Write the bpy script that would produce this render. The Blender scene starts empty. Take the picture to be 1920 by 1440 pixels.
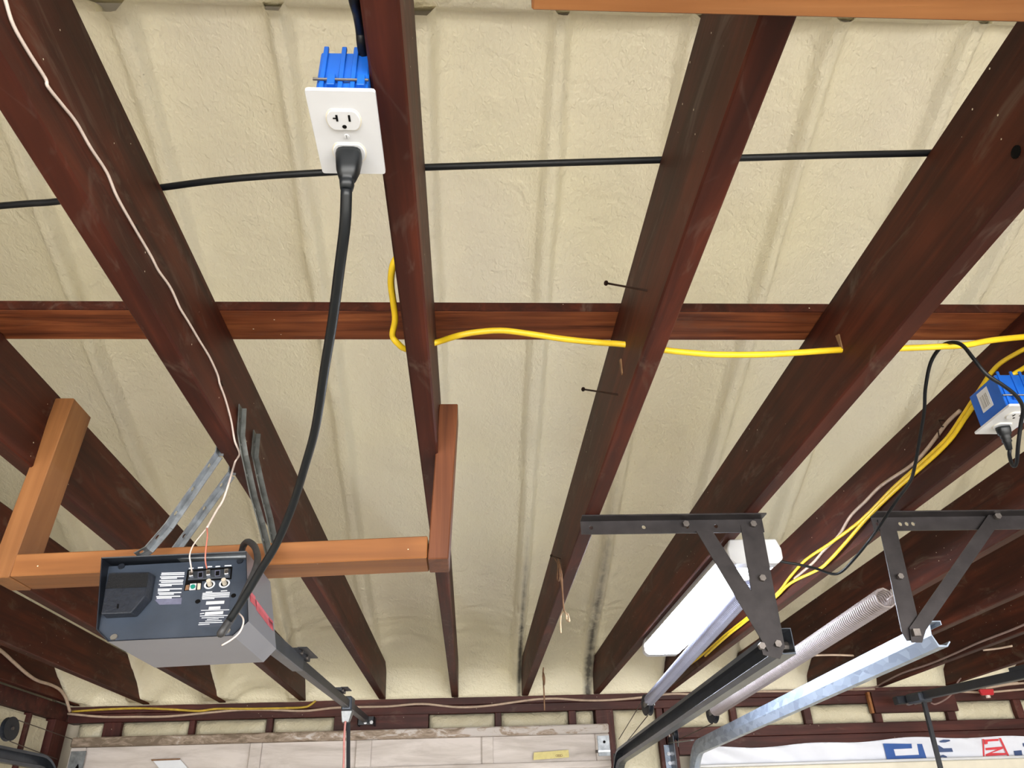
import bpy, bmesh, math, random
import numpy as np
from mathutils import Vector, Matrix

scene = bpy.context.scene
C = scene.collection
random.seed(7)

# ------------------------------------------------------------------ camera
R_ = Vector((0.9985, -0.0462, -0.0297)); U_ = Vector((0.002, -0.5107, 0.8598)); F_ = Vector((0.0549, 0.8585, 0.5098))
cam_d = bpy.data.cameras.new('camera'); cam = bpy.data.objects.new('camera', cam_d); C.objects.link(cam)
cam_d.sensor_width = 36.0; cam_d.sensor_fit = 'HORIZONTAL'; cam_d.lens = 1442.0 / 1920.0 * 36.0
cam_d.clip_start = 0.02
cam.matrix_world = Matrix(((R_.x, U_.x, -F_.x, 0), (R_.y, U_.y, -F_.y, 0), (R_.z, U_.z, -F_.z, 1.60), (0, 0, 0, 1)))
scene.camera = cam

# ------------------------------------------------------------------ world, exposure
world = bpy.data.worlds.new('world'); scene.world = world; world.use_nodes = True
wb = world.node_tree.nodes['Background']
wb.inputs['Color'].default_value = (1.0, 0.985, 0.955, 1); wb.inputs['Strength'].default_value = 5.0
scene.view_settings.view_transform = 'Standard'; scene.view_settings.look = 'None'
scene.view_settings.gamma = 1.0; scene.view_settings.use_curve_mapping = False
scene.view_settings.exposure = 1.5
scene.cycles.use_denoising = True
scene.cycles.max_bounces = 6; scene.cycles.diffuse_bounces = 5; scene.cycles.glossy_bounces = 2; scene.cycles.transmission_bounces = 0
scene.cycles.use_adaptive_sampling = True; scene.cycles.adaptive_threshold = 0.03; scene.cycles.caustics_reflective = False; scene.cycles.caustics_refractive = False
scene.cycles.sample_clamp_indirect = 8.0
# wide opening added in the unseen back wall to let daylight in: a portal guides the sampling of the world there
pl = bpy.data.lights.new('added_rear_opening_portal', 'AREA'); pl.shape = 'RECTANGLE'; pl.size = 6.1; pl.size_y = 2.1
pl.cycles.is_portal = True
po = bpy.data.objects.new('added_rear_opening_portal', pl); C.objects.link(po)
po.location = (1.15, -2.08, 1.05); po.rotation_euler = (math.radians(90), 0, 0)

# ------------------------------------------------------------------ materials
def lin(c):
    return tuple((v / 12.92 if v <= 0.04045 else ((v + 0.055) / 1.055) ** 2.4) for v in [x / 255.0 for x in c])
class NT:
    def __init__(s, name):
        s.m = bpy.data.materials.new(name); s.m.use_nodes = True; s.t = s.m.node_tree
        s.b = s.t.nodes['Principled BSDF']
    def n(s, kind, **kw):
        nd = s.t.nodes.new('ShaderNode' + kind)
        for k, v in kw.items():
            if k in nd.inputs: nd.inputs[k].default_value = v
            else: setattr(nd, k, v)
        return nd
    def l(s, a, b): s.t.links.new(a, b)
    def coords(s, scale=(1, 1, 1), kind='Object'):
        tc = s.n('TexCoord'); mp = s.n('Mapping'); mp.inputs['Scale'].default_value = scale
        s.l(tc.outputs[kind], mp.inputs['Vector']); return mp.outputs['Vector']
    def noise(s, vec, scale, detail=4.0, rough=0.55, dist=0.0):
        nd = s.n('TexNoise', Scale=scale, Detail=detail, Roughness=rough, Distortion=dist); s.l(vec, nd.inputs['Vector']); return nd.outputs['Fac']
    def ramp(s, fac, stops):
        r = s.n('ValToRGB'); e = r.color_ramp.elements
        while len(e) < len(stops): e.new(0.5)
        for i, (p, c) in enumerate(stops):
            e[i].position = p; e[i].color = (c[0], c[1], c[2], 1) if isinstance(c, tuple) else (c, c, c, 1)
        s.l(fac, r.inputs['Fac']); return r.outputs['Color']
    def mix(s, fac, a, b, mode='MIX'):
        m = s.n('Mix', data_type='RGBA', blend_type=mode)
        for sock, v in ((m.inputs[0], fac), (m.inputs[6], a), (m.inputs[7], b)):
            if isinstance(v, (int, float)): sock.default_value = v
            elif isinstance(v, tuple): sock.default_value = (v[0], v[1], v[2], 1)
            else: s.l(v, sock)
        return m.outputs[2]
    def math(s, op, a, b=None):
        m = s.n('Math', operation=op)
        for i, v in enumerate((a, b)):
            if v is None: continue
            if isinstance(v, (int, float)): m.inputs[i].default_value = v
            else: s.l(v, m.inputs[i])
        return m.outputs[0]
    def bump(s, h, strength=0.3, dist=0.01, normal=None):
        b = s.n('Bump', Strength=strength, Distance=dist); s.l(h, b.inputs['Height'])
        if normal is not None: s.l(normal, b.inputs['Normal'])
        return b.outputs['Normal']
    def fin(s, col=None, rough=0.5, metal=0.0, spec=0.5, normal=None):
        if col is not None:
            if isinstance(col, tuple): s.b.inputs['Base Color'].default_value = (col[0], col[1], col[2], 1)
            else: s.l(col, s.b.inputs['Base Color'])
        if isinstance(rough, (int, float)): s.b.inputs['Roughness'].default_value = rough
        else: s.l(rough, s.b.inputs['Roughness'])
        s.b.inputs['Metallic'].default_value = metal
        s.b.inputs['Specular IOR Level'].default_value = spec
        if normal is not None: s.l(normal, s.b.inputs['Normal'])
        return s.m

def wood(name, dark, mid, light, axis, grain=1.0, specks=0.0, scuff=0.0, rough=0.5, spec=0.4):
    t = NT(name); sc = [26.0, 26.0, 26.0]; sc[axis] = 1.6
    v = t.coords(tuple(sc)); oi = t.n('ObjectInfo')
    add = t.n('VectorMath', operation='ADD'); comb = t.n('CombineXYZ')
    t.l(t.math('MULTIPLY', oi.outputs['Random'], 37.0), comb.inputs[0]); t.l(t.math('MULTIPLY', oi.outputs['Random'], 11.0), comb.inputs[axis])
    t.l(v, add.inputs[0]); t.l(comb.outputs[0], add.inputs[1]); v = add.outputs[0]
    n1 = t.noise(v, 1.0 * grain, 4, 0.6, 0.6)
    v2 = t.coords((3, 3, 3)); n2 = t.noise(v2, 1.6, 2, 0.6, 0.3)
    col = t.ramp(n1, [(0.25, dark), (0.5, mid), (0.78, light)])
    col = t.mix(t.ramp(n2, [(0.35, 0.0), (0.75, 0.55)]), col, dark)
    if scuff:
        v3 = t.coords((9, 3.5, 9) if axis == 1 else (3.5, 9, 9)); n3 = t.noise(v3, 1.3, 4, 0.7, 1.2)
        col = t.mix(t.ramp(n3, [(0.57, 0.0), (0.74, scuff)]), col, (0.150, 0.110, 0.085))
    if specks:
        v4 = t.coords((1, 1, 1)); vo = t.n('TexVoronoi', Scale=38.0); t.l(v4, vo.inputs['Vector'])
        n4 = t.noise(v4, 5.0, 2, 0.5)
        m = t.math('MULTIPLY', t.math('LESS_THAN', vo.outputs['Distance'], 0.055), t.math('GREATER_THAN', n4, 0.60 - specks * 0.05))
        col = t.mix(m, col, (0.72, 0.66, 0.52))
    nm = t.bump(n1, 0.25, 0.004)
    return t.fin(col, rough, 0, spec, nm)

M = {}
M['joist'] = wood('dark_stained_joist', lin((40, 17, 12)), lin((68, 29, 19)), lin((100, 46, 29)), 1, 1.0, 1.0, 0.5, 0.58, 0.22)
M['strong'] = wood('red_brown_board', lin((64, 30, 18)), lin((132, 72, 42)), lin((172, 104, 62)), 0, 2.0, 0.4, 0.2, 0.6, 0.2)
M['framing'] = wood('dark_framing', lin((42, 20, 18)), lin((70, 34, 30)), lin((98, 52, 44)), 0, 1.0, 1.4, 0.4, 0.55, 0.3)
M['framing_v'] = wood('dark_framing_upright', lin((42, 20, 18)), lin((74, 36, 32)), lin((100, 54, 46)), 2, 1.0, 1.4, 0.5, 0.55, 0.3)
M['pine_x'] = wood('orange_pine_board', lin((110, 66, 35)), lin((147, 96, 54)), lin((170, 118, 73)), 0, 0.7, 0.5, 0.0, 0.5, 0.35)
M['pine_z'] = wood('orange_pine_post', lin((104, 64, 33)), lin((138, 91, 52)), lin((162, 112, 69)), 2, 0.7, 0.5, 0.0, 0.5, 0.35)
M['red_post'] = wood('red_pine_post', lin((78, 42, 24)), lin((108, 62, 37)), lin((130, 79, 48)), 2, 1.4, 0.3, 0.0, 0.5, 0.35)

def foam_mat(name, c0, c1, dark_strips=()):
    t = NT(name); v = t.coords((1, 1, 1))
    big = t.noise(v, 1.7, 2, 0.6); mid = t.noise(v, 16, 2, 0.6, 0.6)
    mp = t.coords((1, 0.55, 1)); fine = t.noise(mp, 90, 1, 0.6, 0.8)
    col = t.mix(t.ramp(big, [(0.3, 0.0), (0.7, 1.0)]), c0, c1)
    if dark_strips:
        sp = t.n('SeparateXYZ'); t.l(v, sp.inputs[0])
        for x0, w, y0, y1 in dark_strips:  # narrow dark strips in the foam colour, deepening towards the door wall
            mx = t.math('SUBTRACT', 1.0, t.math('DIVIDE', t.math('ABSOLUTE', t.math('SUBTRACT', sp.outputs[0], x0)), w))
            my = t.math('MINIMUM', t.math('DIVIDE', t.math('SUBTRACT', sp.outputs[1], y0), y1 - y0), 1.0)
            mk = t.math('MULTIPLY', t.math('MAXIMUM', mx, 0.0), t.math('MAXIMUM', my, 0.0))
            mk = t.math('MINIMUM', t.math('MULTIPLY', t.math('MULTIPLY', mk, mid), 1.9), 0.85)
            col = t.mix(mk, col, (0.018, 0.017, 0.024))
    nm = t.bump(mid, 0.5, 0.014); nm = t.bump(fine, 0.6, 0.006, nm)
    return t.fin(col, 0.42, 0, 0.45, nm)
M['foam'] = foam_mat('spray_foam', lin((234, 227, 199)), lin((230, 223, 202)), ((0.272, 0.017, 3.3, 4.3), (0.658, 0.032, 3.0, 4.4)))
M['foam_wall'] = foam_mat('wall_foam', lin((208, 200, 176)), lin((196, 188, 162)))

def plain(name, c, rough=0.5, metal=0.0, spec=0.5, var=0.12, scale=14.0, bump=0.0):
    t = NT(name); v = t.coords(); n = t.noise(v, scale, 4, 0.6)
    c = lin(c); d = tuple(x * (1 - var * 2) for x in c); li = tuple(min(1, x * (1 + var)) for x in c)
    col = t.ramp(n, [(0.3, d), (0.7, li)])
    return t.fin(col, rough, metal, spec, t.bump(n, bump, 0.003) if bump else None)
M['white'] = plain('white_plastic', (206, 208, 213), 0.28, 0, 0.5, 0.02)
M['blue'] = plain('blue_plastic', (20, 92, 190), 0.4, 0, 0.5, 0.08)
M['rubber'] = plain('black_rubber', (17, 21, 25), 0.4, 0, 0.4, 0.1, 30)
M['rubber_dusty'] = plain('dusty_black_rubber', (52, 52, 54), 0.5, 0, 0.5, 0.25, 60)
M['wire_black'] = plain('black_cable_sheath', (11, 14, 19), 0.45, 0, 0.35, 0.1, 30)
M['black'] = plain('black_enamel', (34, 38, 46), 0.42, 0.0, 0.5, 0.12, 20)
M['panel'] = plain('charcoal_panel', (60, 68, 81), 0.42, 0.0, 0.5, 0.1, 18)
M['lens_black'] = plain('black_textured_plastic', (36, 41, 51), 0.5, 0, 0.5, 0.15, 160, 0.5)
M['lens_rough'] = plain('black_stippled_plastic', (17, 19, 24), 0.7, 0, 0.4, 0.3, 400, 0.8)
M['grey'] = plain('grey_sheet_metal', (136, 140, 152), 0.36, 0.35, 0.5, 0.05, 4)
M['iron'] = plain('dark_angle_iron', (50, 46, 47), 0.45, 0.55, 0.5, 0.18, 22, 0.1)
M['bolt'] = plain('dull_steel_bolt', (120, 114, 110), 0.4, 0.8, 0.5, 0.15, 60)
M['zinc_bolt'] = plain('bright_zinc_bolt', (205, 205, 208), 0.28, 0.9, 0.5, 0.1, 60)
M['dark_track'] = plain('dark_grey_track', (78, 84, 94), 0.38, 0.6, 0.5, 0.15, 9)
M['spring_b'] = plain('pale_spring_steel', (160, 150, 150), 0.42, 0.35, 0.5, 0.06, 4)
M['spring_a'] = plain('grey_spring_steel', (150, 152, 170), 0.42, 0.4, 0.5, 0.06, 4)
M['strap'] = plain('galvanised_strap', (142, 146, 150), 0.4, 0.75, 0.5, 0.18, 40)
M['strap_dark'] = plain('dull_grey_strap', (92, 94, 92), 0.5, 0.6, 0.4, 0.2, 40)
M['hole'] = plain('hole_shadow_black', (14, 13, 13), 0.9, 0, 0.1, 0.05)
M['rust'] = plain('rusty_nail', (62, 42, 34), 0.6, 0.6, 0.4, 0.2, 60)
M['yellow'] = plain('yellow_cable_sheath', (246, 208, 40), 0.4, 0, 0.5, 0.06, 30)
M['yellow_old'] = plain('aged_yellow_cable', (190, 160, 60), 0.5, 0, 0.4, 0.15, 30)
M['beige'] = plain('beige_cable_sheath', (186, 164, 146), 0.5, 0, 0.4, 0.1, 30)
M['bell'] = plain('white_bell_wire', (222, 206, 198), 0.45, 0, 0.5, 0.06, 60)
M['redwire'] = plain('red_bell_wire', (206, 120, 104), 0.45, 0, 0.5, 0.06, 60)
M['grey_wire'] = plain('grey_wire', (136, 112, 108), 0.5, 0, 0.4, 0.1, 30)
M['string'] = plain('brown_string', (126, 96, 74), 0.8, 0, 0.2, 0.15, 60)
M['string_end'] = plain('pale_string', (212, 186, 158), 0.8, 0, 0.2, 0.1, 60)
M['pink'] = plain('pink_release_cord', (206, 142, 138), 0.7, 0, 0.3, 0.1, 60)
M['cable'] = plain('steel_wire_rope', (92, 82, 74), 0.5, 0.6, 0.5, 0.1, 60)
M['red'] = plain('red_plastic', (190, 40, 50), 0.4, 0, 0.5, 0.06)
M['red_ink'] = plain('faded_red_print', (196, 84, 96), 0.5, 0, 0.4, 0.12, 40)
M['ink'] = plain('white_print', (214, 218, 226), 0.5, 0, 0.4, 0.02)
M['sticker'] = plain('dark_grey_sticker', (66, 72, 86), 0.3, 0, 0.5, 0.08)
M['sticker_pale'] = plain('scuffed_sticker_film', (112, 114, 138), 0.3, 0.2, 0.5, 0.15, 50)
M['green'] = plain('green_button', (26, 128, 112), 0.4, 0, 0.5, 0.05)
M['beige_knob'] = plain('beige_knob', (196, 186, 170), 0.45, 0, 0.5, 0.05)
M['wrap'] = plain('white_house_wrap', (222, 226, 238), 0.38, 0, 0.5, 0.03, 6, 0.4)
M['wrap_blue'] = plain('blue_wrap_print', (38, 84, 158), 0.4, 0, 0.5, 0.04)
M['wrap_navy'] = plain('navy_wrap_print', (58, 78, 122), 0.4, 0, 0.5, 0.04)
M['wrap_red'] = plain('red_wrap_print', (208, 62, 72), 0.4, 0, 0.5, 0.05)
M['cream'] = plain('cream_paint', (220, 214, 198), 0.5, 0, 0.4, 0.05, 8)
M['tag'] = plain('yellow_paper_tag', (206, 194, 132), 0.6, 0, 0.3, 0.05, 60)
M['concrete'] = plain('concrete', (176, 172, 164), 0.8, 0, 0.3, 0.1, 3, 0.1)
M['plaster'] = plain('pale_board_wall', (196, 186, 168), 0.8, 0, 0.3, 0.05, 3)
M['chip'] = plain('raw_splintered_wood', (140, 108, 78), 0.7, 0, 0.3, 0.15, 60)
def door_paint():
    t = NT('flaking_white_door_paint'); v = t.coords((0.8, 6, 5)); n = t.noise(v, 3.0, 6, 0.65, 0.5); v2 = t.coords((7, 7, 7)); n2 = t.noise(v2, 3.0, 5, 0.7, 0.8)
    col = t.ramp(n, [(0.3, lin((166, 157, 151))), (0.6, lin((202, 194, 190)))])
    col = t.mix(t.ramp(n2, [(0.66, 0.0), (0.74, 0.35)]), col, lin((150, 128, 112)))
    return t.fin(col, 0.55, 0, 0.4, t.bump(n2, 0.15, 0.004))
M['door'] = door_paint()
def flake():
    t = NT('weathered_flaking_rail'); v = t.coords((3, 8, 8)); n = t.noise(v, 3.2, 6, 0.7, 1.0)
    sx = t.n('SeparateXYZ'); t.l(t.coords(), sx.inputs[0])
    w = t.math('ADD', n, t.math('MULTIPLY', sx.outputs[0], 0.10))
    col = t.ramp(w, [(0.36, lin((112, 98, 84))), (0.52, lin((160, 144, 130))), (0.60, lin((192, 185, 182)))])
    return t.fin(col, 0.7, 0, 0.3, t.bump(n, 0.5, 0.006))
M['flake'] = flake()
def galv():
    t = NT('bright_galvanised_steel'); v = t.coords((30, 16, 30)); vo = t.n('TexVoronoi', Scale=1.6); t.l(v, vo.inputs['Vector'])
    col = t.ramp(vo.outputs['Color'], [(0.2, lin((128, 140, 158))), (0.8, lin((158, 170, 188)))])
    return t.fin(col, 0.45, 0.35, 0.5)
M['galv'] = galv()
def emit(name, c, s):
    t = NT(name); t.b.inputs['Base Color'].default_value = (1, 1, 1, 1)
    t.b.inputs['Emission Color'].default_value = (c[0], c[1], c[2], 1); t.b.inputs['Emission Strength'].default_value = s; return t.m
M['led'] = emit('lit_diffuser', (0.80, 0.88, 1.0), 14.0)
def barcode():
    t = NT('barcode_print'); v = t.coords((1, 1, 1)); n = t.n('TexNoise', Scale=900.0, Detail=0.0); n.noise_dimensions = '1D'
    sx = t.n('SeparateXYZ'); t.l(v, sx.inputs[0]); t.l(sx.outputs[1], n.inputs['W'])
    col = t.ramp(n.outputs['Fac'], [(0.47, lin((40, 40, 46))), (0.50, lin((222, 222, 222)))])
    return t.fin(col, 0.4)
M['barcode'] = barcode()

# ------------------------------------------------------------------ mesh helpers
ORG = {}
class MB:
    def __init__(s): s.v = []; s.f = []
    def poly(s, pts, faces):
        k = len(s.v); s.v += [tuple(p) for p in pts]; s.f += [tuple(k + i for i in f) for f in faces]; return s
    def box(s, a, b):
        x0, y0, z0 = a; x1, y1, z1 = b
        return s.hexa([(x0, y0, z0), (x1, y0, z0), (x1, y1, z0), (x0, y1, z0), (x0, y0, z1), (x1, y0, z1), (x1, y1, z1), (x0, y1, z1)])
    def hexa(s, p):
        return s.poly(p, [(3, 2, 1, 0), (4, 5, 6, 7), (0, 1, 5, 4), (1, 2, 6, 5), (2, 3, 7, 6), (3, 0, 4, 7)])
    def bar(s, p, q, w, h, up=(0, 0, 1)):           # rectangular bar from p to q, w along the side axis, h along up
        p = Vector(p); q = Vector(q); d = (q - p).normalized(); sd = d.cross(Vector(up)).normalized(); u = sd.cross(d)
        a = sd * w / 2; b = u * h / 2
        return s.hexa([p - a - b, p + a - b, q + a - b, q - a - b, p - a + b, p + a + b, q + a + b, q - a + b])
    def prism(s, pts, d):                           # polygon extruded by vector d
        n = len(pts); d = Vector(d); a = [Vector(p) for p in pts]
        nrm = sum(((a[i] - a[0]).cross(a[(i + 1) % n] - a[0]) for i in range(1, n)), Vector())
        if nrm.dot(d) > 0: a.reverse()
        v = a + [p + d for p in a]
        return s.poly(v, [tuple(range(n)), tuple(range(2 * n - 1, n - 1, -1))] + [(i, n + i, n + (i + 1) % n, (i + 1) % n) for i in range(n)])
    def tube(s, pts, r, n=8, caps=True, squash=1.0):
        P = [Vector(p) for p in pts]; k0 = len(s.v); m = len(P)
        t = (P[1] - P[0]).normalized(); nx = t.orthogonal().normalized()
        for i in range(m):
            t2 = (P[min(i + 1, m - 1)] - P[max(i - 1, 0)]).normalized()
            nx = (nx - t2 * nx.dot(t2)).normalized(); ny = t2.cross(nx)
            rr = r[i] if isinstance(r, (list, tuple)) else r
            for j in range(n):
                a = 2 * math.pi * j / n; q = P[i] + nx * (math.cos(a) * rr) + ny * (math.sin(a) * rr * squash); s.v.append(tuple(q))
        for i in range(m - 1):
            for j in range(n):
                a = k0 + i * n + j; b = k0 + i * n + (j + 1) % n; s.f.append((a, b, b + n, a + n))
        if caps:
            s.f.append(tuple(k0 + j for j in reversed(range(n)))); s.f.append(tuple(k0 + (m - 1) * n + j for j in range(n)))
        return s
    def disc(s, c, d, r, h, n=12):                  # short cylinder starting at c along d
        c = Vector(c); d = Vector(d).normalized(); return s.tube([c, c + d * h], r, n)
    def sweep(s, path, prof, frames):               # profile (a,b) swept along path with given (A,B) axis pairs, open profile with no caps
        k0 = len(s.v); n = len(prof)
        for p, (A, B) in zip(path, frames):
            for a, b in prof: s.v.append(tuple(Vector(p) + Vector(A) * a + Vector(B) * b))
        for i in range(len(path) - 1):
            for j in range(n):
                a = k0 + i * n + j; b = k0 + i * n + (j + 1) % n; s.f.append((a, b, b + n, a + n))
        s.f.append(tuple(k0 + j for j in reversed(range(n)))); s.f.append(tuple(k0 + (len(path) - 1) * n + j for j in range(n)))
        return s
    def build(s, name, mat, parent=None, smooth=False, bevel=0.0, seg=1):
        if parent is not None: o = ORG[parent.name]
        else:
            a = np.array(s.v); o = Vector(((a[:, 0].min() + a[:, 0].max()) / 2, (a[:, 1].min() + a[:, 1].max()) / 2, a[:, 2].min()))
        me = bpy.data.meshes.new(name); me.from_pydata([tuple(Vector(p) - o) for p in s.v], [], s.f); me.update()
        bm = bmesh.new(); bm.from_mesh(me)
        bmesh.ops.recalc_face_normals(bm, faces=bm.faces)
        if bevel: bmesh.ops.bevel(bm, geom=list(bm.edges), offset=bevel, segments=seg, affect='EDGES', clamp_overlap=True)
        bm.to_mesh(me); bm.free()
        if smooth:
            for p in me.polygons: p.use_smooth = True
        me.materials.append(M[mat]); ob = bpy.data.objects.new(name, me); C.objects.link(ob)
        if parent is not None: ob.parent = parent
        else: ob.location = o
        ORG[ob.name] = o
        return ob
def tag(o, label, cat, group=None):
    o['label'] = label; o['category'] = cat
    if group: o['group'] = group
    return o
def thing(name, label, cat, loc, group=None):
    o = bpy.data.objects.new(name, None); C.objects.link(o); o.location = loc; o.empty_display_size = 0.05
    ORG[o.name] = Vector(loc); return tag(o, label, cat, group)
def struct(o): o['kind'] = 'structure'; return o
def curve(pts, sub=5):                              # Catmull-Rom through the points
    P = [Vector(p) for p in pts]; P = [P[0] * 2 - P[1]] + P + [P[-1] * 2 - P[-2]]; out = []
    for i in range(1, len(P) - 2):
        for k in range(sub):
            t = k / sub; a, b, c, d = P[i - 1:i + 3]
            out.append(0.5 * ((2 * b) + (c - a) * t + (2 * a - 5 * b + 4 * c - d) * t * t + (3 * b - a - 3 * c + d) * t ** 3))
    out.append(P[-2]); return out
def wire(name, pts, r, mat, label, cat='cable', group=None, n=8, squash=1.0):
    return tag(MB().tube(curve(pts), r, n, True, squash).build(name, mat, None, True), label, cat, group)

# value noise for the foam relief
def vnoise(x, y, seed):
    xi = np.floor(x).astype(np.int64); yi = np.floor(y).astype(np.int64); xf = x - xi; yf = y - yi
    def h(a, b):
        k = (a * 374761393 + b * 668265263 + seed * 974711) & 0xffffffff
        k = ((k ^ (k >> 13)) * 1274126177) & 0xffffffff; k = k ^ (k >> 16)
        return (k & 0xffff) / 65535.0
    u = xf * xf * (3 - 2 * xf); w = yf * yf * (3 - 2 * yf)
    return (h(xi, yi) * (1 - u) + h(xi + 1, yi) * u) * (1 - w) + (h(xi, yi + 1) * (1 - u) + h(xi + 1, yi + 1) * u) * w - 0.5
def sstep(a, b, x):
    t = np.clip((x - a) / (b - a), 0, 1); return t * t * (3 - 2 * t)

def perforated(m, a, b, wv, nn, w, th, ts, r, n=16):
    # flat strip from a to b (width w along wv, thickness th along nn) with round holes at distances ts
    a = Vector(a); b = Vector(b); d = b - a; L = d.length; d.normalize(); wv = Vector(wv); nn = Vector(nn)
    P = lambda t, s_, k: a + d * t + wv * s_ + nn * (th * k)
    mids = [0.0] + [(ts[i] + ts[i + 1]) / 2 for i in range(len(ts) - 1)] + [L]; prev = 0.0
    def plainbox(t0, t1):
        if t1 - t0 > 1e-5: m.hexa([P(t0, -w / 2, 0), P(t1, -w / 2, 0), P(t1, w / 2, 0), P(t0, w / 2, 0), P(t0, -w / 2, 1), P(t1, -w / 2, 1), P(t1, w / 2, 1), P(t0, w / 2, 1)])
    for i, tc_ in enumerate(ts):
        t0 = max(mids[i], tc_ - w / 2); t1 = min(mids[i + 1], tc_ + w / 2); plainbox(prev, t0); prev = t1; k0 = len(m.v); ang = [2 * math.pi * (j + .5) / n for j in range(n)]
        for k in (0, 1):
            for q in ang: m.v.append(tuple(P(tc_ + r * math.cos(q), r * math.sin(q), k)))
            for q in ang:
                c_, s_ = math.cos(q), math.sin(q); f = min(((t1 - tc_) if c_ > 0 else (tc_ - t0)) / max(abs(c_), 1e-6), (w / 2) / max(abs(s_), 1e-6))
                m.v.append(tuple(P(tc_ + c_ * f, s_ * f, k)))
            for tt, s_ in ((t0, -w / 2), (t1, -w / 2), (t1, w / 2), (t0, w / 2)): m.v.append(tuple(P(tt, s_, k)))
        S = 2 * n + 4
        def corner(q0, q1):
            for ci, (tt, s_) in enumerate(((t0, -w / 2), (t1, -w / 2), (t1, w / 2), (t0, w / 2))):
                qa = math.atan2(s_, tt - tc_) % (2 * math.pi)
                if q0 < qa < q1 or q0 < qa + 2 * math.pi < q1: return 2 * n + ci
            return None
        for k in (0, 1):
            o = k0 + k * S
            for j in range(n):
                j2 = (j + 1) % n; q0 = ang[j]; q1 = ang[j] + 2 * math.pi / n; c_ = corner(q0, q1)
                f = [o + j, o + n + j] + ([o + c_] if c_ is not None else []) + [o + n + j2, o + j2]; m.f.append(tuple(f) if k else tuple(reversed(f)))
        for j in range(n):
            j2 = (j + 1) % n; m.f.append((k0 + j, k0 + j2, k0 + S + j2, k0 + S + j))
            c_ = corner(ang[j], ang[j] + 2 * math.pi / n); seq = [n + j] + ([c_] if c_ is not None else []) + [n + j2]
            for u, v in zip(seq[:-1], seq[1:]): m.f.append((k0 + u, k0 + v, k0 + S + v, k0 + S + u))
    plainbox(prev, L)
    return m

# ------------------------------------------------------------------ room shell
YW = 4.57; XL = -2.16; XR = 4.60; YB = -2.05
ZB = 2.29; ZT = 2.47
JX = [-2.140, -1.772, -1.367, -0.938, -0.505, -0.104, 0.286, 0.689, 1.094, 1.506, 1.916, 2.322, 2.729, 3.135, 3.541, 3.947, 4.353]
struct(MB().box((XL - .3, YB - 3.0, -0.12), (XR + .3, YW + .3, 0.0)).build('floor', 'concrete'))

def foam_sheet():
    xs = np.arange(XL - 0.08, XR + 0.081, 0.0125); ys = np.concatenate([np.arange(1.30, 4.0, 0.022), np.arange(4.0, YW + 0.14, 0.0125)])
    X, Y = np.meshgrid(xs, ys)
    base = 2.45 + 0.36 * (YW - Y)
    wob = vnoise(X * 2.2, Y * 1.6, 3) * 0.022 + vnoise(X * 7, Y * 5, 5) * 0.010 + vnoise(X * 21, Y * 15, 8) * 0.0045
    z = base + 0.038 + wob
    for k, jx in enumerate(JX):
        c = jx - 0.026 + vnoise(Y * 1.1, Y * 0 + k * 3.3, 11) * 0.022
        d = X - c; wv = 0.026 + vnoise(Y * 2.3, Y * 0 + k * 5.1, 17) * 0.012
        prof = (1 - sstep(wv * 0.85, wv * 1.35, np.abs(d)))
        fil = np.exp(-np.clip(-d - wv, 0, None) / 0.045) * (d < 0) * 0.42 + np.exp(-np.clip(d - wv, 0, None) / 0.03) * (d >= 0) * 0.25
        amp = 0.056 + vnoise(Y * 1.7, Y * 0 + k * 7.7, 23) * 0.026
        lump = np.clip(vnoise(X * 30, Y * 22, 31 + k), 0, 1) * 0.014 * np.exp(-np.abs(d) / 0.05)
        z -= np.maximum(prof, fil) * amp + lump
    # foam thickens into the corner above the wall plate, most on the left
    a = 0.165 - 0.085 * sstep(-1.1, -0.5, X)
    st = 3.95 + 0.30 * sstep(-1.3, -0.5, X) + vnoise(X * 3.1, X * 0, 41) * 0.22
    t = np.clip((Y - st) / (YW - st), 0, 1)
    z -= a * t ** 1.7 * (1 + vnoise(X * 9, Y * 9, 43) * 0.35)
    for jx in JX:
        d = np.minimum(np.abs(X - jx), np.abs(X - jx - 0.038)); tl = np.clip((Y - 3.50 - vnoise(X * 1.3, X * 0, 61) * 0.4) / 0.65, 0, 1); z -= 0.17 * tl * np.exp(-d / 0.05) * (1 - sstep(-1.35, -0.75, X) * .88)
    z += vnoise(X * 9, Y * 34, 47) * 0.009 * sstep(3.3, 4.2, Y) + vnoise(X * 20, Y * 50, 48) * 0.005 * sstep(3.3, 4.2, Y)
    z = np.maximum(z, 2.296 + 0.0 * z)
    z = z - sstep(4.535, 4.572, Y) * (z - 2.286)
    # lumpy foam fillet against the ridge
    z -= 0.06 * np.exp(-(Y - 1.30) / 0.035) * (1 + vnoise(X * 6, Y * 9, 51))
    ny, nx = X.shape; v = np.stack([X, Y, z], -1).reshape(-1, 3)
    i = np.arange(ny * nx).reshape(ny, nx)
    f = np.stack([i[:-1, :-1], i[1:, :-1], i[1:, 1:], i[:-1, 1:]], -1).reshape(-1, 4)
    me = bpy.data.meshes.new('ceiling'); me.from_pydata(v.tolist(), [], f.tolist()); me.update()
    me.polygons.foreach_set('use_smooth', np.ones(len(me.polygons), bool))
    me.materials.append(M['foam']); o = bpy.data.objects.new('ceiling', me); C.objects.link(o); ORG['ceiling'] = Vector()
    o['label'] = 'cream spray foam on the sloping roof underside, ribbed over the rafters'
    return struct(o)
ceil = foam_sheet()
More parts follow.
